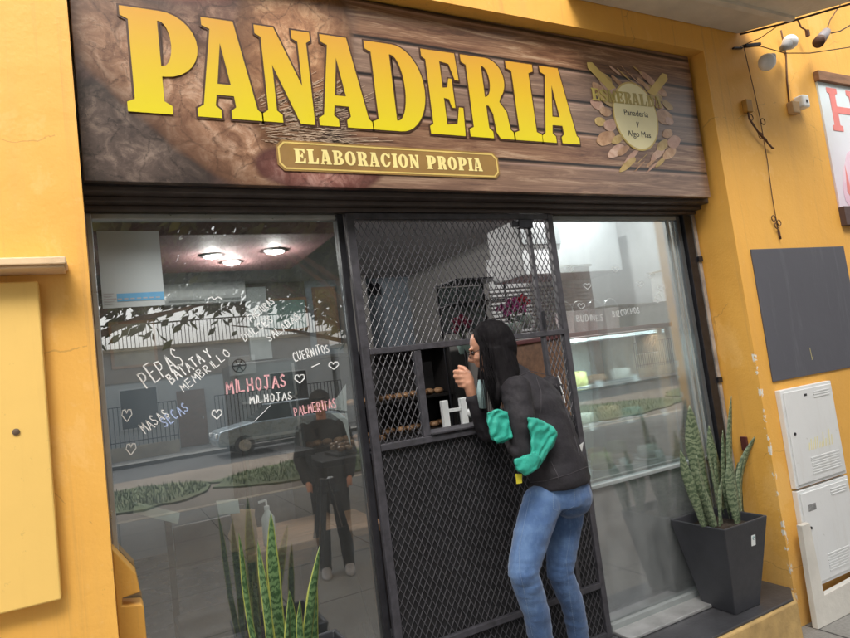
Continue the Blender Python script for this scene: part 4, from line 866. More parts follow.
for i, (px, lab) in enumerate(((565, 'leftmost white bucket on the case, next to the gate post'), (579, 'second white bucket from the gate post'), (595, 'third white bucket from the gate post'), (611, 'rightmost white bucket on the display case'))):
    p = at(px, 320, .45); bucket(p.x, .45, 1.616, .15, lab)
ld = bpy.data.lights.new('case_tube_light', 'AREA'); ld.shape = 'RECTANGLE'; ld.size = .85; ld.size_y = .03; ld.energy = 9; ld.color = (.88, 1, .97)
lo = bpy.data.objects.new('case_tube_lamp', ld); COL.objects.link(lo); lo.parent = dc; lo.location = Vector((2.955, .33, 1.55))-dc.location
ld = bpy.data.lights.new('downlight', 'AREA'); ld.shape = 'DISK'; ld.size = .10; ld.energy = 16
tR = thing('ceiling_light', 'added round downlight brightening the buckets and the display case', 'ceiling light', (3.0, .38, 2.75), 'round ceiling downlights')  # lamp added to brighten the buckets, no such fitting known there
MB().lathe((3.0, .38, 2.735), [(.07, 0), (.075, .0145)], 24).build('trim_ring', mWhite, tR); MB().lathe((3.0, .38, 2.730), [(.055, 0), (.055, .0048)], 24).build('diffuser', bpy.data.materials['lit_diffuser'], tR)
lo = bpy.data.objects.new('downlight_lamp', ld); COL.objects.link(lo); lo.parent = tR; lo.location = (0, 0, -.022)
# white wall unit above
t = thing('wall_cabinet', 'white overhead cabinet with a grey door on the inner right wall', 'cabinet', (3.3, .9, 1.95))
MB().box((2.55, .57, 2.05), (3.46, .95, 2.44)).build('cabinet_case', simple('grey_white_laminate', (.42, .43, .43), .5, .05, 4), t, bevel=.006)
MB().box((2.56, .555, 2.26), (2.90, .569, 2.42)).build('grey_door', simple('grey_door', (.2, .21, .21), .5), t)
b = MB()
for i in range(14): b.box((2.50, .955, 1.62+i*.03), (3.46, .965, 1.632+i*.03))
t = b.build('slatted_blind', simple('pale_blind', (.24, .25, .25), .6), None); tag(t, 'pale horizontal slat panel behind the white buckets', 'blind')
# white column of fridge seen through the narrow mesh
fr = thing('white_fridge', 'tall white fridge standing behind the narrow mesh strip of the gate', 'fridge', (3.42, 1.75, -.07))
MB().box((3.24, 1.47, -.069), (3.60, 2.05, 2.45)).build('fridge_body', mWhite, fr, bevel=.01)
MB().box((3.25, 1.45, .9), (3.59, 1.469, 2.44)).build('fridge_door', simple('fridge_door_white', (.66, .67, .66), .35, .03, 4), fr, bevel=.006)
MB().box((3.28, 1.42, 1.2), (3.30, 1.4495, 1.6)).build('fridge_handle', mAlu, fr)
# glass shelf unit and flowers
su = thing('glass_shelf_unit', 'small black framed shelf unit on the counter behind the gate', 'shelf', (2.5, 1.3, 1.02))
b = MB()
for x in (2.30, 2.72):
    for y in (1.06, 1.36): b.box((x, y, 1.021), (x+.012, y+.012, 2.13))
for z in (1.75, 1.95, 2.12): b.box((2.30, 1.06, z), (2.73, 1.37, z+.01))
b.build('shelf_frame', mBlack, su)
MB().box((2.312, 1.365, 1.76), (2.72, 1.369, 2.11)).build('shelf_back', simple('pale_teal_back', (.22, .28, .28), .5), su)
def flowers(px, py, Y, c, n, rad, lab, pot=True):
    c0 = at(px, py, Y); t = thing('flower_bunch', lab, 'flowers', (c0.x, c0.y, c0.z-.14)); b = MB(); rn = random.Random(px)
    for i in range(n):
        a, e, rr = rn.uniform(0, 6.28), rn.uniform(-.3, 1.2), rad*rn.uniform(.4, 1); q = c0+Vector((math.cos(a)*math.cos(e), math.sin(a)*math.cos(e), math.sin(e)))*rr
        for k in range(5): aa = k*1.256+rn.random(); b.ball(q+Vector((math.cos(aa)*.013, 0, math.sin(aa)*.013)), .011, .008, .011, 6, 4)
    b.build('blossoms', simple('petal_%d' % px, c, .6, .3, 30), t, smooth=True)
    b = MB()
    for i in range(14): a = rn.uniform(0, 6.28); b.tube([c0-Vector((0, 0, .12)), c0+Vector((math.cos(a)*rad*.3, math.sin(a)*rad*.3, -.03)), c0+Vector((math.cos(a)*rad*.7, math.sin(a)*rad*.7, rn.uniform(-.02, .04)))], .0025, 5)
    b.build('stems', mFol[0], t)
    if pot: MB().lathe(c0-Vector((0, 0, .19)), [(.04, 0), (.06, .09), (.06, .095), (.05, .095)], 18).build('vase', simple('pale_green_pot', (.35, .5, .45), .4), t, smooth=True)
flowers(512, 310, .85, (.35, .06, .22), 26, .10, 'magenta flower bunch in a pale pot beyond the gate')
flowers(522, 303, .95, (.60, .05, .09), 20, .07, 'red flower bunch standing behind the magenta one')
flowers(462, 328, 1.1, (.22, .02, .06), 24, .10, 'dark crimson flowers on the counter left of the customer')
t = thing('red_lamp', 'small glowing red lamp behind the gate above the flowers', 'lamp', at(533, 268, .6)); c0 = at(533, 268, .6)
b = MB(); rn = random.Random(2)
for i in range(14): b.ball(c0+Vector((rn.uniform(-.03, .03), rn.uniform(-.02, .02), rn.uniform(-.03, .03))), .012, n=6, m=4)
b.build('glowing_bulbs', emis('red_glow', (1, .06, .08), 3), t, smooth=True)
MB().tube([c0, c0+Vector((0, 0, .3)), c0+Vector((0, .02, 1.5))], .003, 5).build('lamp_cord', mBlack, t)
MB().lathe(c0-Vector((0, 0, .04)), [(.02, 0), (.03, .01)], 12).build('lamp_cap', mBlack, t)
# seating area behind the left window
tb = thing('wooden_table', 'varnished wooden table inside the left window', 'table', (1.0, .75, -.07))
MB().box((.55, .45, .66), (1.30, 1.05, .70)).build('tabletop', mWood, tb, bevel=.006)
for x, y in ((.60, .50), (1.22, .50), (.60, .97), (1.22, .97)): MB().box((x, y, -.069), (x+.05, y+.05, .6595)).build('leg', mBrown, tb, bevel=.003)
MB().box((.62, .53, .57), (1.25, .55, .655)).build('apron', mBrown, tb)
bt = thing('sanitizer_bottle', 'clear pump bottle of sanitizer on the wooden table', 'bottle', (.72, .55, .70)); q = at(266, 500, .55); bx, bz = q.x, .70
MB().lathe((bx, .55, bz), [(.030, 0), (.034, .01), (.034, .14), (.015, .17), (.012, .18)], 18).build('bottle_body', simple('milky_plastic', (.62, .68, .70), .25, .03), bt, smooth=True)
b = MB(); b.lathe((bx, .55, bz+.18), [(.014, 0), (.014, .02), (.005, .022), (.005, .05)], 12); b.bar((bx, .55, bz+.05+.18), (bx-.04, .55, bz+.225), .010); b.build('pump', mWhiteP, bt)
t = thing('paper_bag', 'crumpled brown paper bag on the wooden table by the bottle', 'bag', (.62, .6, .70)); b = MB(); q = at(240, 505, .6)
b.loft([((q.x, .6, .701), (.07, 0, 0), (0, .05, 0)), ((q.x, .6, .78), (.075, 0, .005), (0, .045, 0)), ((q.x+.01, .6, .86), (.06, 0, .01), (0, .03, 0)), ((q.x+.01, .6, .90), (.065, 0, -.01), (0, .01, 0))], 16)
b.organic('bag_body', simple('kraft_paper', (.40, .26, .15), .8, .1, 9, .4, 20), t, .008, 1, lambda p, n_: .006*noise.noise(p*30))
def sheet(pts, y, nm, lab, m=mWhiteP):
    q = [at(px, py, y) for px, py in pts]; t = MB().prism([(v.x, v.z) for v in q], y-.001, y+.0005).build(nm, m); tag(t, lab, 'paper')
sheet([(135, 502), (180, 513), (178, 524), (133, 513)], .008, 'paper_note', 'slanted pale note taped low on the left window', simple('pale_note', (.55, .62, .62), .6))
sheet([(216, 501), (238, 499), (240, 513), (219, 515)], .008, 'paper_note', 'small square pale note taped beside the slanted one', bpy.data.materials['pale_note'])
b = MB()
def chair(x, y, lab):
    t = thing('wooden_chair', lab, 'chair', (x, y, -.07), 'dark chairs at the inner table')
    MB().box((x-.2, y-.2, .36), (x+.2, y+.2, .40)).build('seat', simple('black_cushion', (.02, .02, .022), .6), t, bevel=.012)
    for sx in (-1, 1):
        MB().bar((x+sx*.19, y+.19, -.069), (x+sx*.19, y+.24, .88), .032).build('back_leg', mBlack, t)
        MB().bar((x+sx*.17, y-.17, .36), (x+sx*.19, y-.19, -.069), .03).build('front_leg', mBlack, t)
    MB().box((x-.17, y+.215, .62), (x+.17, y+.235, .84)).build('backrest', mBlack, t, bevel=.006)
chair(.42, .62, 'dark chair near the masonry stub inside the left window')
chair(1.6, 2.0, 'dark chair beyond the easel deep in the shop')
es = thing('easel_board', 'black A frame menu board standing inside by the gate post', 'easel', (.95, .5, -.07))
for sx in (-1, 1):
    MB().bar((.98+sx*.02, .40, 1.0), (.98+sx*.19, .32, -.068), .028).build('leg', mBlack, es); MB().bar((.98+sx*.02, .42, 1.0), (.98+sx*.19, .62, -.068), .028).build('leg', mBlack, es)
MB().prism([(.86, .25), (1.1, .25), (1.04, .75), (.92, .75)], .355, .365).build('board', mSheet, es)
dk = thing('drinks_cooler', 'black drinks cooler with glass shelves left of the counter', 'cooler', (.72, 2.6, -.07))
MB().box((.95, 2.6, -.069), (1.5, 3.2, 1.75)).build('cooler_body', simple('cooler_black', (.018, .02, .022), .4), dk, bevel=.01)
MB().box((.97, 2.585, .1), (1.48, 2.599, 1.72)).build('cooler_door', simple('cooler_glass', (.06, .08, .085), .1), dk)
b = MB(); [b.box((.99, 2.57, z), (1.46, 2.584, z+.02)) for z in (.5, .8, 1.1, 1.4)]; b.box((1.44, 2.57, .1), (1.46, 2.584, 1.7)); b.build('shelf_edge', mAlu, dk)
cb = thing('dark_bar_counter', 'tall dark counter inside between the window and the gate', 'counter', (1.3, 1.5, -.07))
MB().box((.98, 1.15, -.069), (1.12, 2.5, 1.05)).build('bar_front', simple('bar_dark', (.02, .018, .018), .5, .3, 4), cb)
MB().box((.96, 1.12, 1.0505), (1.14, 2.52, 1.09)).build('bar_top', mBlack, cb, bevel=.005)
ap = thing('paper_flag', 'white pennant shaped paper stuck beside the gate post', 'paper', at(350, 410, .03))
q = [at(*p_, .03) for p_ in ((329, 409), (346, 384), (347, 411))]; MB().prism([(v.x, v.z) for v in q], .029, .031).build('upper_sheet', mWhiteP, ap)
q = [at(*p_, .03) for p_ in ((331, 413), (347, 413), (351, 446), (343, 422))]; MB().prism([(v.x, v.z) for v in q], .029, .031).build('lower_sheet', mWhiteP, ap)

# ================================================================== PEOPLE
CR = rt; UPW = Vector((0, 0, 1))
f_ = Vector((-.50, .866, 0)); r_ = Vector((.866, .50, 0))          # the way the customer faces, and her right
def tb_(b, pts, rad, n=14): return b.tube(pts, rad, n)
def limb(b, pts, rads):
    """smoothly tapering limb with rounded joints"""
    P = []; Q = []
    for i in range(len(pts)-1):
        for k in range(4): t = k/4; P.append(Vector(pts[i]).lerp(Vector(pts[i+1]), t)); Q.append(rads[i]+(rads[i+1]-rads[i])*t)
    P.append(Vector(pts[-1])); Q.append(rads[-1]); b.tube(P, Q, 14)
    for p, r in zip(pts, rads): b.ball(p, r*1.0, n=14, m=8)
def fist(b, wrist, cen, lft, dep, upv, s=1.0):
    """closed hand: lft = knuckle side, dep = where the fingers curl to, upv = thumb side"""
    def q(l, d, u): return cen + (lft*l + dep*d + upv*u)*s
    b.tube([wrist, wrist.lerp(q(-.005, -.004, -.03), .6), q(-.002, -.004, -.01)], [.024*s, .025*s, .026*s], 12)
    rot = Matrix((lft, dep, upv)).transposed()
    b.ball(q(.0, -.008, 0), .030*s, .018*s, .040*s, 14, 8, rot)
    for i, (u, L, rr) in enumerate(((.034, 1.0, .0098), (.0125, 1.08, .0102), (-.009, 1.0, .0098), (-.029, .85, .0086))):
        k = q(.026*L, -.014, u); m1 = q(.046*L, .006, u-.003); m2 = q(.030*L, .026, u-.006); m3 = q(.004, .022, u-.006)
        b.tube([q(0, -.014, u*.85), k, m1, m2, m3], [rr*1.05*s, rr*1.12*s, rr*1.06*s, rr*s, rr*.85*s], 10)
        for p_ in (k, m1, m2, m3): b.ball(p_, rr*1.04*s, n=10, m=6)
    t0, t1, t2, t3 = q(-.018, -.006, -.012), q(-.014, .010, .022), q(.004, .024, .044), q(.022, .026, .050)
    b.tube([t0, t1, t2, t3], [.0135*s, .0125*s, .0108*s, .0088*s], 10); b.ball(t3, .009*s, n=10, m=6)
def head(b, c, F_, L_, U_, s=1.0):
    rot = Matrix((F_, L_, U_)).transposed()
    def q(f, l, u): return c + (F_*f + L_*l + U_*u)*s
    b.ball(q(-.012, 0, .028), .098*s, .076*s, .092*s, 18, 12, rot); b.ball(q(.022, 0, -.030), .066*s, .058*s, .080*s, 16, 10, rot)
    b.ball(q(.052, 0, -.084), .026*s, .026*s, .022*s, 12, 8, rot)                       # chin
    b.tube([q(.082, 0, .022), q(.098, 0, -.002), q(.112, 0, -.020), q(.094, 0, -.030)], [.010*s, .012*s, .0135*s, .012*s], 10)   # nose
    b.ball(q(.100, .010, -.026), .010*s, n=8, m=6); b.ball(q(.100, -.010, -.026), .010*s, n=8, m=6)
    b.ball(q(.083, 0, -.050), .014*s, .024*s, .007*s, 12, 8, rot); b.ball(q(.080, 0, -.061), .014*s, .021*s, .008*s, 12, 8, rot)  # lips
    for sg_ in (-1, 1):
        b.ball(q(.080, sg_*.032, .026), .014*s, .026*s, .008*s, 12, 8, rot)             # brow
        b.ball(q(.060, sg_*.040, -.022), .026*s, .020*s, .022*s, 12, 8, rot)            # cheek
        b.ball(q(-.008, sg_*.077, -.004), .018*s, .008*s, .030*s, 12, 8, rot)           # ear
    return q
# ---- customer
cu_ = thing('person', 'woman in charcoal jacket and blue jeans leaning to the gate with her fist raised', 'person', (1.80, -.38, -.07))
LS, LE, LW = at(515, 392, -.43), at(523, 450, -.49), at(512, 437, -.36)
RS, RE, RF = at(552, 388, -.17), at(487, 432, -.10), at(467, 379, -.13)
NK, HD = at(511, 372, -.27), at(489, 349, -.235)
Ff = Vector((-.74, .64, -.22)).normalized(); Uh = (UPW - Ff*Ff.z).normalized(); Uh = (UPW*1.0 + Ff*.05 - Ff*Ff.dot(UPW)).normalized(); Lh = Uh.cross(Ff).normalized()
hL, kL, aL = at(541, 500, -.44), at(523, 572, -.485), Vector((1.64, -.40, .03))
hR, kR, aR = at(566, 500, -.35), at(560, 572, -.35), Vector((1.945, -.27, .03))
wr0 = at(472, 397, -.125)
b = MB()
b.loft([(Vector((1.85, -.40, .84)), r_*.15, f_*.10), (Vector((1.86, -.40, .95)), r_*.15, f_*.10), (Vector((1.855, -.37, 1.10)), r_*.13, f_*.09), (Vector((1.86, -.32, 1.25)), r_*.155, f_*.095), (Vector((1.84, -.28, 1.36)), r_*.14, f_*.075), (Vector((1.81, -.27, 1.40)), r_*.06, f_*.055)])
b.tube([Vector((1.83, -.28, 1.34)), NK, HD-Uh*.05-Ff*.02], [.066, .052, .05], 14)
head(b, HD, Ff, Lh, Uh, .98)
limb(b, [LS, LE, LW], [.042, .036, .026]); fist(b, LW, LW+(LW-LE).normalized()*.055, -CR, f_, UPW, .8)
limb(b, [RS, RE, wr0], [.042, .036, .025])
fist(b, wr0, RF, (-CR).normalized(), (fw*.9+UPW*.1).normalized(), (UPW-CR*.08).normalized(), 1.14)
limb(b, [hL, kL, aL], [.065, .044, .028]); limb(b, [hR, kR, aR], [.065, .044, .028])
for a, d in ((aL, Vector((-.7, .7, 0)).normalized()), (aR, Vector((-.55, .83, 0)).normalized())): b.tube([a, a-UPW*.06+d*.05, a-UPW*.075+d*.14], [.034, .034, .022], 12)
body = b.organic('body', mSkin, cu_, .0052, 3)
# eyes
mEye = simple('eye_dark', (.05, .035, .03), .15)
for k_ in (1, -1): MB().ball(HD+(Ff*.078+Lh*.030*k_+Uh*.008)*.98, .0115, n=12, m=8).build('eye', mEye, body, smooth=True)
b = MB()
for sg_ in (-1, 1):
    c0 = HD+(Ff*.100+Lh*.030*sg_+Uh*.004)*.98
    b.tube([c0+(Lh*.021*math.cos(a)+Uh*.017*math.sin(a)) for a in [i*math.pi/9 for i in range(19)]], .0017, 5)
    b.tube([c0+Lh*.02*sg_, HD+(Ff*.03+Lh*.077*sg_+Uh*.008)], .0015, 5)
b.build('glasses', mBlack, cu_, smooth=True)
# jacket: torso and sleeves in one surface with folds
def fold(p, n_):
    a = noise.noise((p.x*7+p.z*3, p.y*7, p.z*13))*.011 + noise.noise((p.x*16, p.y*16+p.z*9, p.z*19))*.0045
    for c, k in ((LE, .012), (RE, .010), (LS, .006)):
        d = (p-c).length
        if d < .13: a += k*.4*(1-d/.13)*math.sin(p.z*75+p.x*90+5*noise.noise(p*12))
    return a
b = MB()
b.loft([(Vector((1.850, -.405, .885)), r_*.176, f_*.132), (Vector((1.852, -.405, .90)), r_*.180, f_*.137), (Vector((1.86, -.40, .99)), r_*.168, f_*.122), (Vector((1.862, -.37, 1.10)), r_*.158, f_*.112),
        (Vector((1.868, -.335, 1.20)), r_*.168, f_*.115), (Vector((1.862, -.305, 1.29)), r_*.180, f_*.110), (Vector((1.845, -.285, 1.355)), r_*.170, f_*.090), (Vector((1.825, -.272, 1.395)), r_*.115, f_*.072), (Vector((1.80, -.262, 1.425)), r_*.066, f_*.062)], 28)
limb(b, [LS+r_*.02, LS.lerp(LE, .5)+Vector((-.004, -.015, 0)), LE, LE.lerp(LW, .55), LW], [.074, .064, .056, .050, .042])
limb(b, [RS-r_*.02, RS.lerp(RE, .5), RE, RE.lerp(wr0, .6), wr0-UPW*.012], [.070, .060, .056, .046, .038])
b.tube([Vector((1.81, -.27, 1.39)), NK.lerp(HD, .08)-UPW*.006], [.066, .056], 16)
jk = b.organic('jacket', mJacket, cu_, .0075, 5, fold)
# three white stripes on the far sleeve and the small mark on the back hem
b = MB()
for (x0, y0), (x1, y1) in (((562, 376), (565, 384)), ((564, 386), (567, 394)), ((567, 395), (569, 403))):
    b.bar(at(x0-4, y0, -.245), at(x1-4, y1, -.245), .007, .004)
b.build('sleeve_stripes', mWhiteP, jk)
q = [at(578, 445, -.30), at(583, 443, -.30), at(582, 452, -.30)]
dN = (CAM-q[0]).normalized()
b = MB(); off = Vector((0, -.11, 0)); q = [at(578, 446, -.44), at(583.5, 442, -.42), at(582, 452, -.42)]
b.add([v for v in q]+[v-dN*.01 for v in q], [(0, 1, 2), (5, 4, 3), (0, 3, 4, 1), (1, 4, 5, 2), (2, 5, 3, 0)]); b.build('jacket_mark', mWhiteP, jk)
from mathutils.bvhtree import BVHTree
def seam(obj, pts, name, m, par, w=.0016, lift=.0012, n=10, dash=False):
    """stitching laid on the garment's real surface along a line measured on it"""
    off = wloc(obj.parent); me = obj.data; bv = BVHTree.FromPolygons([v.co+off for v in me.vertices], [p.vertices[:] for p in me.polygons]); P = []
    for i in range(len(pts)-1):
        for k in range(n):
            t = k/n; x = pts[i][0]*(1-t)+pts[i+1][0]*t; y = pts[i][1]*(1-t)+pts[i+1][1]*t
            d = (at(x, y, 0)-CAM).normalized(); h = bv.ray_cast(CAM, d)
            if h[0] is not None: P.append(h[0]+h[1]*lift)
    if len(P) < 3: return
    b = MB()
    if dash:
        for i in range(0, len(P)-1): b.bar(P[i], P[i].lerp(P[i+1], .65), w*1.3, w)
    else: b.tube(P, w, 6)
    return b.build(name, m, obj, smooth=not dash)
mSeam = simple('dark_piping', (.050, .044, .052), .5)
seam(jk, [(517, 377), (530, 371), (545, 372), (557, 380)], 'yoke_seam', mSeam, cu_); seam(jk, [(536, 377), (541, 392), (541, 408), (539, 418)], 'sleeve_seam', mSeam, cu_)
seam(jk, [(524, 483), (545, 481), (570, 474), (589, 466)], 'hem_seam', mSeam, cu_); seam(jk, [(551, 462), (556, 472), (560, 481)], 'pocket_zip', mSeam, cu_, .0022)
seam(jk, [(556, 384), (566, 410), (574, 435), (580, 458)], 'side_seam', mSeam, cu_)
# light shirt glimpsed under the chin
b = MB(); b.loft([(at(481, 380, -.25), CR*.014, fw*.02), (at(481, 392, -.24), CR*.022, fw*.02), (at(483, 408, -.23), CR*.018, fw*.02)], 12); b.build('shirt_front', simple('pale_teal_shirt', (.30, .42, .43), .8, .3, 30), cu_, smooth=True)
# jeans
def crease(p, n_):
    a = noise.noise((p.x*9, p.y*9, p.z*8))*.003 + noise.noise((p.x*13, p.y*13, p.z*30))*.0035
    for c, k in ((kL, .010), (kR, .009)):
        d = abs(p.z-c.z+.02)
        if d < .12 and (p-c).length < .17: a += k*.38*(1-d/.12)*noise.noise((p.x*18+p.z*14, p.y*18, p.z*60))*1.5
    a += .006*max(0, .30-p.z)*4*noise.noise((p.x*12, p.y*12, p.z*48))
    return a
b = MB()
b.loft([(Vector((1.850, -.405, .80)), r_*.145, f_*.120), (Vector((1.845, -.405, .88)), r_*.150, f_*.120), (Vector((1.86, -.40, .97)), r_*.150, f_*.105)], 24)
b.ball(Vector((1.88, -.43, .83)), .11, .10, .10)
limb(b, [hL+Vector((0, 0, -.02)), hL.lerp(kL, .5)+Vector((-.004, 0, 0)), kL, kL.lerp(aL, .35)+Vector((.015, -.01, 0)), aL+UPW*.01], [.090, .082, .068, .060, .048])
limb(b, [hR+Vector((0, 0, -.02)), hR.lerp(kR, .5), kR, kR.lerp(aR, .35)+Vector((.015, -.01, 0)), aR+UPW*.01], [.092, .079, .064, .056, .046])
jn = b.organic('jeans', mDenim, cu_, .0075, 6, crease)
mStitch = simple('pale_denim_stitch', (.20, .27, .38), .8)
seam(jn, [(531, 492), (525, 520), (519, 550), (520, 572), (526, 600), (533, 638)], 'side_seam', mStitch, cu_, .0011, n=24, dash=True)
seam(jn, [(553, 492), (553, 509), (563, 513), (574, 506), (575, 488)], 'back_pocket', mStitch, cu_, .0011, n=12, dash=True)
seam(jn, [(571, 530), (566, 560), (569, 590), (576, 638)], 'inner_seam', mStitch, cu_, .0011, n=24, dash=True)
def shoe(a, d, m, par, z0):
    b = MB(); s_ = Vector((d.y, -d.x, 0))
    b.loft([(Vector((a.x, a.y, z0+.10)), d*.045, s_*.040), (Vector((a.x, a.y, z0+.06))+d*.02, d*.07, s_*.044), (Vector((a.x, a.y, z0+.03))+d*.055, d*.115, s_*.048), (Vector((a.x, a.y, z0+.004))+d*.06, d*.125, s_*.048)], 20)
    b.organic('shoe', m, par, .008, 3)
mShoe = simple('black_shoe', (.03, .03, .03), .5)
shoe(aL, Vector((-.7, .7, 0)).normalized(), mShoe, cu_, -.07); shoe(aR, Vector((-.55, .83, 0)).normalized(), mShoe, cu_, -.07)
# hair: cap, long fall behind and in front of the shoulder, loose strands
rot = Matrix((Ff, Lh, Uh)).transposed()
def hq(f, l, u): return HD+(Ff*f+Lh*l+Uh*u)
b = MB()
b.ball(hq(-.036, 0, .040), .102, .090, .098, 20, 14, rot); b.ball(hq(-.050, 0, .0), .088, .088, .105, 18, 12, rot)
def fall(path, w, d):
    b.loft([(p, CR*ww, (fw-UPW*fw.z)*dd) for p, ww, dd in zip(path, w, d)], 18)
fall([hq(-.04, .01, -.01), at(504, 370, -.30), at(506, 382, -.33), at(506, 391, -.35), at(505, 398, -.36)], [.085, .075, .062, .045, .018], [.085, .075, .055, .040, .015])
fall([hq(-.02, .055, .01), at(497, 368, -.30), at(498, 388, -.33), at(496, 400, -.33), at(496, 411, -.32)], [.040, .048, .044, .032, .010], [.035, .035, .032, .025, .010])
fall([hq(.02, -.050, .02), at(484, 372, -.19), at(482, 392, -.19), at(482, 412, -.2)], [.03, .03, .026, .008], [.03, .03, .026, .008])
hr = b.organic('hair', mHair, cu_, .0065, 4, lambda p, n_: .005*noise.noise((p.x*60, p.y*60, p.z*5)) + .0025*noise.noise((p.x*160, p.y*160, p.z*9)))
b = MB(); rnd = random.Random(21)
for i in range(120):
    k = rnd.random(); a0 = hq(.015-.07*k, .060+.02*rnd.random(), .085-.07*k+rnd.uniform(-.02, .02)); px = 482+26*k+rnd.uniform(-4, 4)
    mid = at(px+rnd.uniform(-1, 2), 366+rnd.uniform(-4, 6), -.315+.02*rnd.random()-.03*k); e = at(px+6+rnd.uniform(-4, 5), rnd.uniform(384, 420), -.35-.02*k)
    P = [a0, a0.lerp(mid, .5)+Vector((0, -.012, .006)), mid, mid.lerp(e, .5)+Vector((rnd.uniform(-.006, .006), -.004, 0)), e]
    b.tube(P, [.0012, .0022, .0024, .0018, .0006], 4)
b.build('hair_strands', mHair, hr, smooth=True)
# folded turquoise coat carried over the near arm
def coat(pts, y0, y1, name, par, seed, m=mTeal, vox=.0042, amp=.0065):
    b = MB(); q0 = [at(px, py, y0) for px, py in pts]; q1 = [at(px, py, y1)+Vector((0, 0, 0)) for px, py in pts]; n = len(pts)
    b.v += q0+q1; b.f.append(tuple(range(n))); b.f.append(tuple(range(n, 2*n))[::-1])
    for i in range(n): j = (i+1) % n; b.f.append((i, n+i, n+j, j))
    return b.organic(name, m, par, vox, 3, lambda p, n_: amp*noise.noise((p.x*16+p.z*8, p.y*14+seed, p.z*17)) + amp*.9*noise.ridged_multi_fractal((p.x*9+p.z*7+seed, p.y*8, p.z*6-p.x*9), 1.0, 2.0, 4, 1.0, 2.0)*.8 - amp*.7 + .0022*math.sin(p.x*95-p.z*120+seed+6*noise.noise(p*14)))
tc = thing('folded_coat', 'bright turquoise folded coat with a yellow tag tucked over the woman\'s bent arm', 'coat', at(522, 450, -.50))
coat([(487, 413), (496, 410), (508, 411), (511, 428), (512, 437), (506, 440), (497, 444), (491, 437), (488, 425)], -.50, -.45, 'hanging_end', tc, 1.0)
coat([(528, 418), (537, 419), (549, 425), (557, 432), (553, 445), (546, 456), (538, 468), (529, 472), (526, 464), (532, 452), (531, 438)], -.575, -.52, 'draped_side', tc, 4.0)
coat([(514, 460), (524, 456), (534, 452), (541, 458), (536, 469), (525, 475), (517, 469)], -.595, -.555, 'folded_cuff', tc, 7.0)
b = MB(); q = [at(516, 474, -.57), at(522, 474, -.57), at(522, 483, -.57), at(517, 484, -.57)]
b.add(q+[v+Vector((0, .004, 0)) for v in q], [(0, 1, 2, 3), (7, 6, 5, 4), (0, 4, 5, 1), (1, 5, 6, 2), (2, 6, 7, 3), (3, 7, 4, 0)]); b.build('tag', simple('yellow_tag', (.75, .65, .05), .5), tc)
# ---- companion waiting on the pavement behind (mirrored in the left window)
bp_ = thing('person', 'person in black with a dark cap seen mirrored in the left window', 'person', (1.80, -3.05, -.30))
fb = Vector((-.25, .97, 0)).normalized(); rb = Vector((fb.y, -fb.x, 0)); o3 = Vector((1.80, -3.05, -.30))
def W(r, f, u): return o3+rb*r+fb*f+UPW*u
b = MB(); b.loft([(W(0, 0, .88), rb*.16, fb*.11), (W(0, 0, 1.0), rb*.15, fb*.10), (W(0, 0, 1.2), rb*.17, fb*.11), (W(0, 0, 1.38), rb*.18, fb*.09), (W(0, 0, 1.44), rb*.07, fb*.06)])
b.tube([W(0, 0, 1.40), W(0, .01, 1.52)], .05); head(b, W(0, .02, 1.60), fb, -rb, UPW)
for s_ in (-1, 1):
    limb(b, [W(s_*.19, 0, 1.38), W(s_*.24, -.02, 1.10), W(s_*.20, .10, .90)], [.045, .038, .027]); limb(b, [W(s_*.09, 0, .88), W(s_*.10, .02, .48), W(s_*.11, 0, .10)], [.08, .052, .036])
    fist(b, W(s_*.20, .10, .90), W(s_*.19, .13, .85), fb, -rb*s_, -UPW, .9)
bb2 = b.organic('body', mSkin, bp_, .007, 2)
b = MB(); b.loft([(W(0, 0, .84), rb*.19, fb*.135), (W(0, 0, 1.0), rb*.175, fb*.125), (W(0, 0, 1.2), rb*.19, fb*.13), (W(0, 0, 1.38), rb*.195, fb*.105), (W(0, 0, 1.45), rb*.08, fb*.07)])
for s_ in (-1, 1): limb(b, [W(s_*.19, 0, 1.37), W(s_*.25, -.02, 1.10), W(s_*.205, .09, .91)], [.068, .058, .042])
b.organic('jacket', simple('black_coat', (.012, .012, .014), .8), bp_, .010, 4, lambda p, n_: .007*noise.noise(p*11))
b = MB(); b.loft([(W(0, 0, .78), rb*.17, fb*.12), (W(0, 0, .92), rb*.16, fb*.11)])
for s_ in (-1, 1): limb(b, [W(s_*.09, 0, .84), W(s_*.10, .02, .48), W(s_*.11, 0, .06)], [.10, .075, .055])
b.organic('trousers', simple('black_trousers', (.012, .012, .015), .85), bp_, .010, 4, lambda p, n_: .005*noise.noise(p*14))
for s_ in (-1, 1): shoe(W(s_*.11, 0, 0), fb, simple('grey_trainer', (.35, .35, .36), .6), bp_, -.30)
b = MB(); b.ball(W(0, .005, 1.645), .102, .102, .095, 18, 12); b.loft([(W(0, .10, 1.665), rb*.075, fb*.07), (W(0, .11, 1.655), rb*.07, fb*.065)], 16); b.organic('cap', simple('black_cap', (.02, .018, .018), .8), bp_, .008, 3)

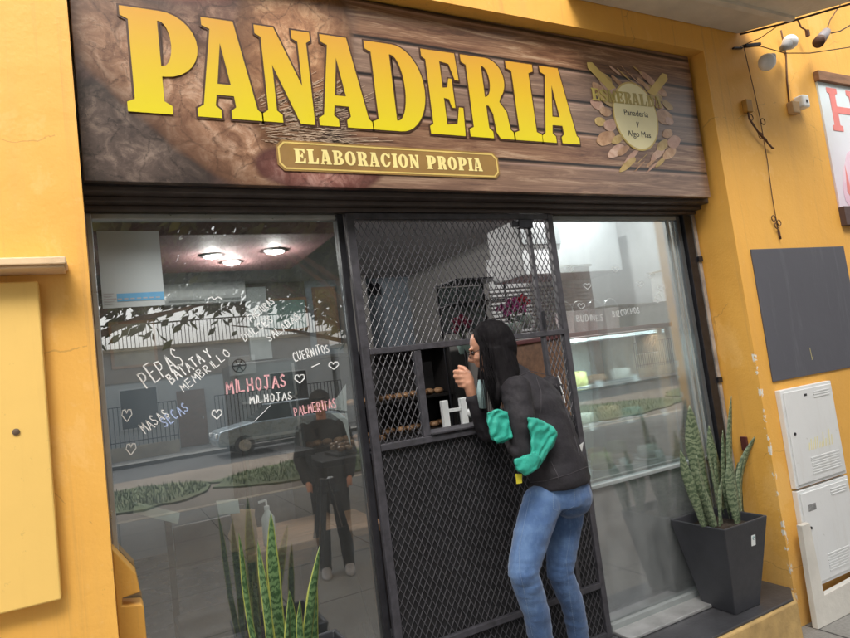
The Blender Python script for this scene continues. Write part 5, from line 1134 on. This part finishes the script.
# ================================================================== ACROSS THE STREET
def house(x0, x1, y, h, m, lab, wins, rail=False, door=None, roofm=None):
    t = thing('street_house', lab, 'house', ((x0+x1)/2, y, -.31)); d = 7
    MB().box((x0, y-d, -.45), (x1, y, h)).build('wall', m, t)
    MB().box((x0-.1, y-d, h+.001), (x1+.1, y+.12, h+.12)).build('roof_edge', roofm or mConc, t)
    for (a, z0, c, z1) in wins:
        fr_ = MB().box((a-.06, y+.002, z0-.06), (c+.06, y+.05, z1+.06)).build('window', mWhite, t)
        MB().box((a, y+.051, z0), (c, y+.06, z1)).build('pane', simple('dark_pane', (.03, .035, .04), .1) if 'dark_pane' not in bpy.data.materials else bpy.data.materials['dark_pane'], fr_)
        b = MB(); n = int((c-a)/.13)
        for i in range(n+1): b.box((a+(c-a)*i/n-.01, y+.08, z0), (a+(c-a)*i/n+.01, y+.10, z1))
        b.build('window_bars', mBlack, fr_)
    if door: a, c = door; dd = MB().box((a, y+.002, -.30), (c, y+.06, 1.85)).build('door', mBrown, t); MB().box((c-.15, y+.061, .7), (c-.1, y+.09, .8)).build('handle', mAlu, dd)
    if rail:
        b = MB(); n = int((x1-x0)/.14)
        for i in range(n+1): x = x0+.1+(x1-x0-.2)*i/n; b.box((x-.012, y-.05, h+.121), (x+.012, y-.026, h+.98))
        b.box((x0, y-.06, h+.98), (x1, y-.01, h+1.03)); b.build('roof_railing', mBlack, t)
    return t
mH1 = simple('grey_render', (.56, .57, .57), .85, .1, 1.0, .2, 10); mH2 = simple('cream_render', (.50, .46, .38), .85, .12, 1.0, .2, 10); mH3 = simple('brick_render', (.30, .17, .12), .85, .25, 3, .3, 14); mH4 = simple('white_render', (.62, .63, .62), .85, .08, 1.0, .2, 10)
house(-9, -1.2, -22.6, 3.4, mH2, 'cream single storey house far left across the street', [(-7, .9, -5.6, 2.1), (-3.4, .9, -2.2, 2.1)], True)
house(-1.0, 8.6, -22.8, 3.55, mH1, 'grey rendered house with roof railing across the street', [(.4, .7, 1.6, 2.1), (5.9, .8, 7.4, 2.1)], True, (2.3, 3.3))
house(8.8, 15.5, -22.4, 2.9, mH4, 'white low house across the street opposite the gate', [(10, .9, 11.4, 2.0), (13, .9, 14.4, 2.0)], True, (11.9, 12.8))
house(15.7, 24, -23, 6.0, mH3, 'brick coloured two storey house across the street', [(17, .8, 18.4, 2.1), (20, .8, 21.4, 2.1), (17, 3.9, 18.4, 5.1), (20, 3.9, 21.4, 5.1)], False, (22.2, 23.1))
house(24.2, 36, -22.5, 3.6, mH2, 'long cream house across the street, second from the right', [(26, .9, 27.6, 2.1), (31, .9, 32.6, 2.1)])
house(36.2, 50, -23, 6.4, mH4, 'white two storey house farthest right across the street', [(38, .9, 39.6, 2.1), (43, .9, 44.6, 2.1), (38, 4, 39.6, 5.2), (43, 4, 44.6, 5.2)])
t = thing('outdoor_condenser', 'white outdoor air conditioning unit on the grey house wall', 'air conditioner', (4.8, -22.6, 2.2))
MB().box((4.3, -22.796, 2.2), (5.3, -22.45, 2.95)).build('condenser_case', mWhiteP, t, bevel=.02)
b = MB(); b.tube([(4.65+.26*math.cos(i*.35), -22.44, 2.57+.26*math.sin(i*.35)) for i in range(19)], .02, 6)
for i in range(6): b.bar((4.65, -22.44, 2.57), (4.65+.25*math.cos(i*1.047), -22.44, 2.57+.25*math.sin(i*1.047)), .05, .02, (0, 1, 0))
b.build('fan_grille', mBlack, t)
def fence(x0, x1, y, lab, h=1.5):
    t = thing('railing_fence', lab, 'fence', ((x0+x1)/2, y, -.31)); MB().box((x0, y-.08, -.45), (x1, y+.08, .15)).build('fence_base', mConc, t)
    b = MB(); n = int((x1-x0)/.14)
    for i in range(n+1): x = x0+(x1-x0)*i/n; b.box((x-.012, y-.012, .151), (x+.012, y+.012, h))
    b.box((x0, y-.02, h), (x1, y+.02, h+.03)); b.box((x0, y-.03, .3), (x1, y-.0125, .33)); b.build('railing', mBlack, t)
fence(-6, 2.1, -21.0, 'black railing fence on a low wall before the cream house')
fence(3.4, 8.3, -21.0, 'black railing fence on a low wall before the grey house'); fence(24.3, 35.8, -21.0, 'black railing fence on a low wall before the long cream house')
def car(x, y, col, lab):
    t = thing('parked_car', lab, 'car', (x, y, -.43), 'cars parked across the street'); mc = simple('car_paint_%d' % int(x*10), col, .3, .05, 3, metal=.3, coat=.6)
    z = -.43
    prof = [(-2.05, .32), (-2.1, .55), (-2.0, .82), (-1.35, .92), (-.95, .98), (1.35, .98), (1.85, .92), (2.05, .70), (2.08, .42), (2.0, .30)]
    b = MB(); b.prism([(x+a, z+c) for a, c in prof], y-.84, y+.84); b.build('body', mc, t, bevel=.07, seg=4)
    b = MB(); gl = [(-.95, .975), (-.35, 1.42), (.95, 1.46), (1.5, .975)]
    n = len(gl); b.v += [Vector((x+a, y+s_*(.80 if c < 1.2 else .62), z+c)) for s_ in (-1, 1) for a, c in gl]; b.f += [(0, 1, 2, 3), (7, 6, 5, 4), (0, 4, 5, 1), (1, 5, 6, 2), (2, 6, 7, 3), (3, 7, 4, 0)]
    b.build('glasshouse', simple('car_glass', (.02, .025, .03), .05) if 'car_glass' not in bpy.data.materials else bpy.data.materials['car_glass'], t, bevel=.03)
    MB().box((x-.35, y-.60, z+1.42), (x+.95, y+.60, z+1.48)).build('roof', mc, t, bevel=.03)
    b = MB(); b.bar((x+.3, y+.80, z+.98), (x+.28, y+.63, z+1.45), .06, .03); b.bar((x+.3, y-.80, z+.98), (x+.28, y-.63, z+1.45), .06, .03); b.build('pillar', mc, t)
    for sx in (-1.3, 1.3):
        for sy in (-.78, .78):
            wq = MB().tube([(x+sx, y+sy-.1, z+.31), (x+sx, y+sy+.1, z+.31)], .31, 22).build('wheel', simple('tyre', (.02, .02, .02), .8) if 'tyre' not in bpy.data.materials else bpy.data.materials['tyre'], t)
            MB().tube([(x+sx, y+sy-.115, z+.31), (x+sx, y+sy+.115, z+.31)], .19, 14).build('rim', mAlu, wq)
    for s_ in (-.6, .6): MB().box((x-2.11, y+s_-.15, z+.62), (x-2.03, y+s_+.15, z+.76)).build('headlight', mWhiteP, t, bevel=.02); MB().box((x+2.0, y+s_-.15, z+.66), (x+2.09, y+s_+.15, z+.8)).build('tail_light', mRed, t, bevel=.02)
car(4.9, -17.9, (.35, .42, .47), 'silver blue hatchback parked opposite, mirrored in the left window')
car(11.5, -17.9, (.55, .55, .54), 'white hatchback parked opposite the gate')
car(-7, -17.9, (.20, .04, .04), 'dark red hatchback parked far left along the street')
def tree(x, y, z0, th, cr, cz, nleaf, lab, seed, ls=.11):
    rn = random.Random(seed); t = thing('street_tree', lab, 'tree', (x, y, z0)); b = MB()
    b.tube([(x, y, z0-.05), (x+.05, y, z0+th*.5), (x-.04, y+.03, z0+th)], [.17, .13, .11], 10)
    for i in range(11):
        a = rn.uniform(0, 6.28); e = rn.uniform(.2, 1.1); L = cr*rn.uniform(.6, .95); p0 = Vector((x-.04, y+.03, z0+th*rn.uniform(.75, 1)))
        d = Vector((math.cos(a)*math.cos(e), math.sin(a)*math.cos(e), math.sin(e))); b.tube([p0, p0+d*L*.5+Vector((0, 0, .1)), p0+d*L], [.065, .04, .012], 6)
    b.build('trunk', mBarkB, t, smooth=True)
    cl = []
    for i in range(46):
        while True:
            v = Vector((rn.uniform(-1, 1), rn.uniform(-1, 1), rn.uniform(-.8, .8)))
            if .25 < v.length < 1: break
        cl.append((Vector((x, y, z0+cz))+Vector((v.x*cr, v.y*cr, v.z*cr*.72)), cr*rn.uniform(.16, .30)))
    for mi in (0, 1):
        b = MB()
        for i in range(nleaf//2):
            c, r2 = cl[rn.randrange(mi, len(cl), 2) if mi else rn.randrange(0, len(cl))]
            p = c+Vector((rn.gauss(0, .5), rn.gauss(0, .5), rn.gauss(0, .42)))*r2
            n1 = Vector((rn.uniform(-1, 1), rn.uniform(-1, 1), rn.uniform(-.3, 1))).normalized(); q = n1.orthogonal().normalized(); w_ = n1.cross(q); s_ = ls*rn.uniform(.7, 1.4)
            b.add([p-q*s_, p-w_*s_*.45, p+q*s_, p+w_*s_*.45], [(0, 1, 2, 3)])
        b.build('crown', mFol[mi], t)
tree(3.75, -6.4, -.30, 3.2, 2.9, 5.6, 30000, 'leafy street tree on the pavement facing the left window', 1, .10)
tree(-.5, -6.8, -.30, 3.2, 2.7, 5.05, 22000, 'leafy street tree on the pavement left of the shop', 2, .10)
tree(-.9, -9.9, -.35, 3.6, 4.2, 7.25, 36000, 'leafy street tree on the verge edge, behind the two pavement trees', 6, .12)
tree(5.45, -11.6, -.35, 3.4, 4.7, 6.6, 42000, 'leafy street tree on the verge edge facing the gate', 7, .12)
tree(-7.5, -7.0, -.30, 3.0, 2.3, 4.5, 6000, 'leafy street tree farthest left on the pavement', 3)
tree(30.0, -13.5, -.40, 3.0, 3.2, 5.0, 7000, 'big tree on the verge across the pavement', 4, .16)
tree(41.0, -13.5, -.40, 3.0, 3.4, 5.2, 7000, 'big tree farther right on the verge', 5, .16)

# ================================================================== LIGHT
wd = bpy.data.worlds.new('World'); S.world = wd; wd.use_nodes = True; nt = wd.node_tree; nt.nodes.clear()
SE, SR = R(52), R(200)
sk = nt.nodes.new('ShaderNodeTexSky'); sk.sky_type = 'NISHITA'; sk.sun_disc = False; sk.sun_elevation = SE; sk.sun_rotation = SR; sk.air_density = 1.6; sk.dust_density = 6; sk.ozone_density = 1
hs = nt.nodes.new('ShaderNodeHueSaturation'); hs.inputs['Saturation'].default_value = .22; nt.links.new(sk.outputs[0], hs.inputs['Color'])
bg = nt.nodes.new('ShaderNodeBackground'); bg.inputs['Strength'].default_value = .15; ow = nt.nodes.new('ShaderNodeOutputWorld')
nt.links.new(hs.outputs[0], bg.inputs[0]); nt.links.new(bg.outputs[0], ow.inputs[0])
sd = bpy.data.lights.new('sun', 'SUN'); sd.energy = 1.5; sd.angle = R(25); sd.color = (1, .95, .87)
so = bpy.data.objects.new('sun', sd); COL.objects.link(so)
# direction towards the sun for nishita rotation SR measured from +Y clockwise
sdv = Vector((math.sin(SR)*math.cos(SE), math.cos(SR)*math.cos(SE), math.sin(SE)))
so.rotation_euler = sdv.to_track_quat('Z', 'Y').to_euler(); so.location = (0, -10, 20)
S.view_settings.view_transform = 'Standard'; S.view_settings.look = 'None'; S.view_settings.gamma = 1; S.view_settings.use_curve_mapping = False
S.view_settings.exposure = .88
S.render.engine = 'CYCLES'
S.cycles.max_bounces = 8; S.cycles.transparent_max_bounces = 16; S.cycles.glossy_bounces = 4; S.cycles.diffuse_bounces = 4
S.cycles.use_denoising = True; S.cycles.sample_clamp_indirect = 6
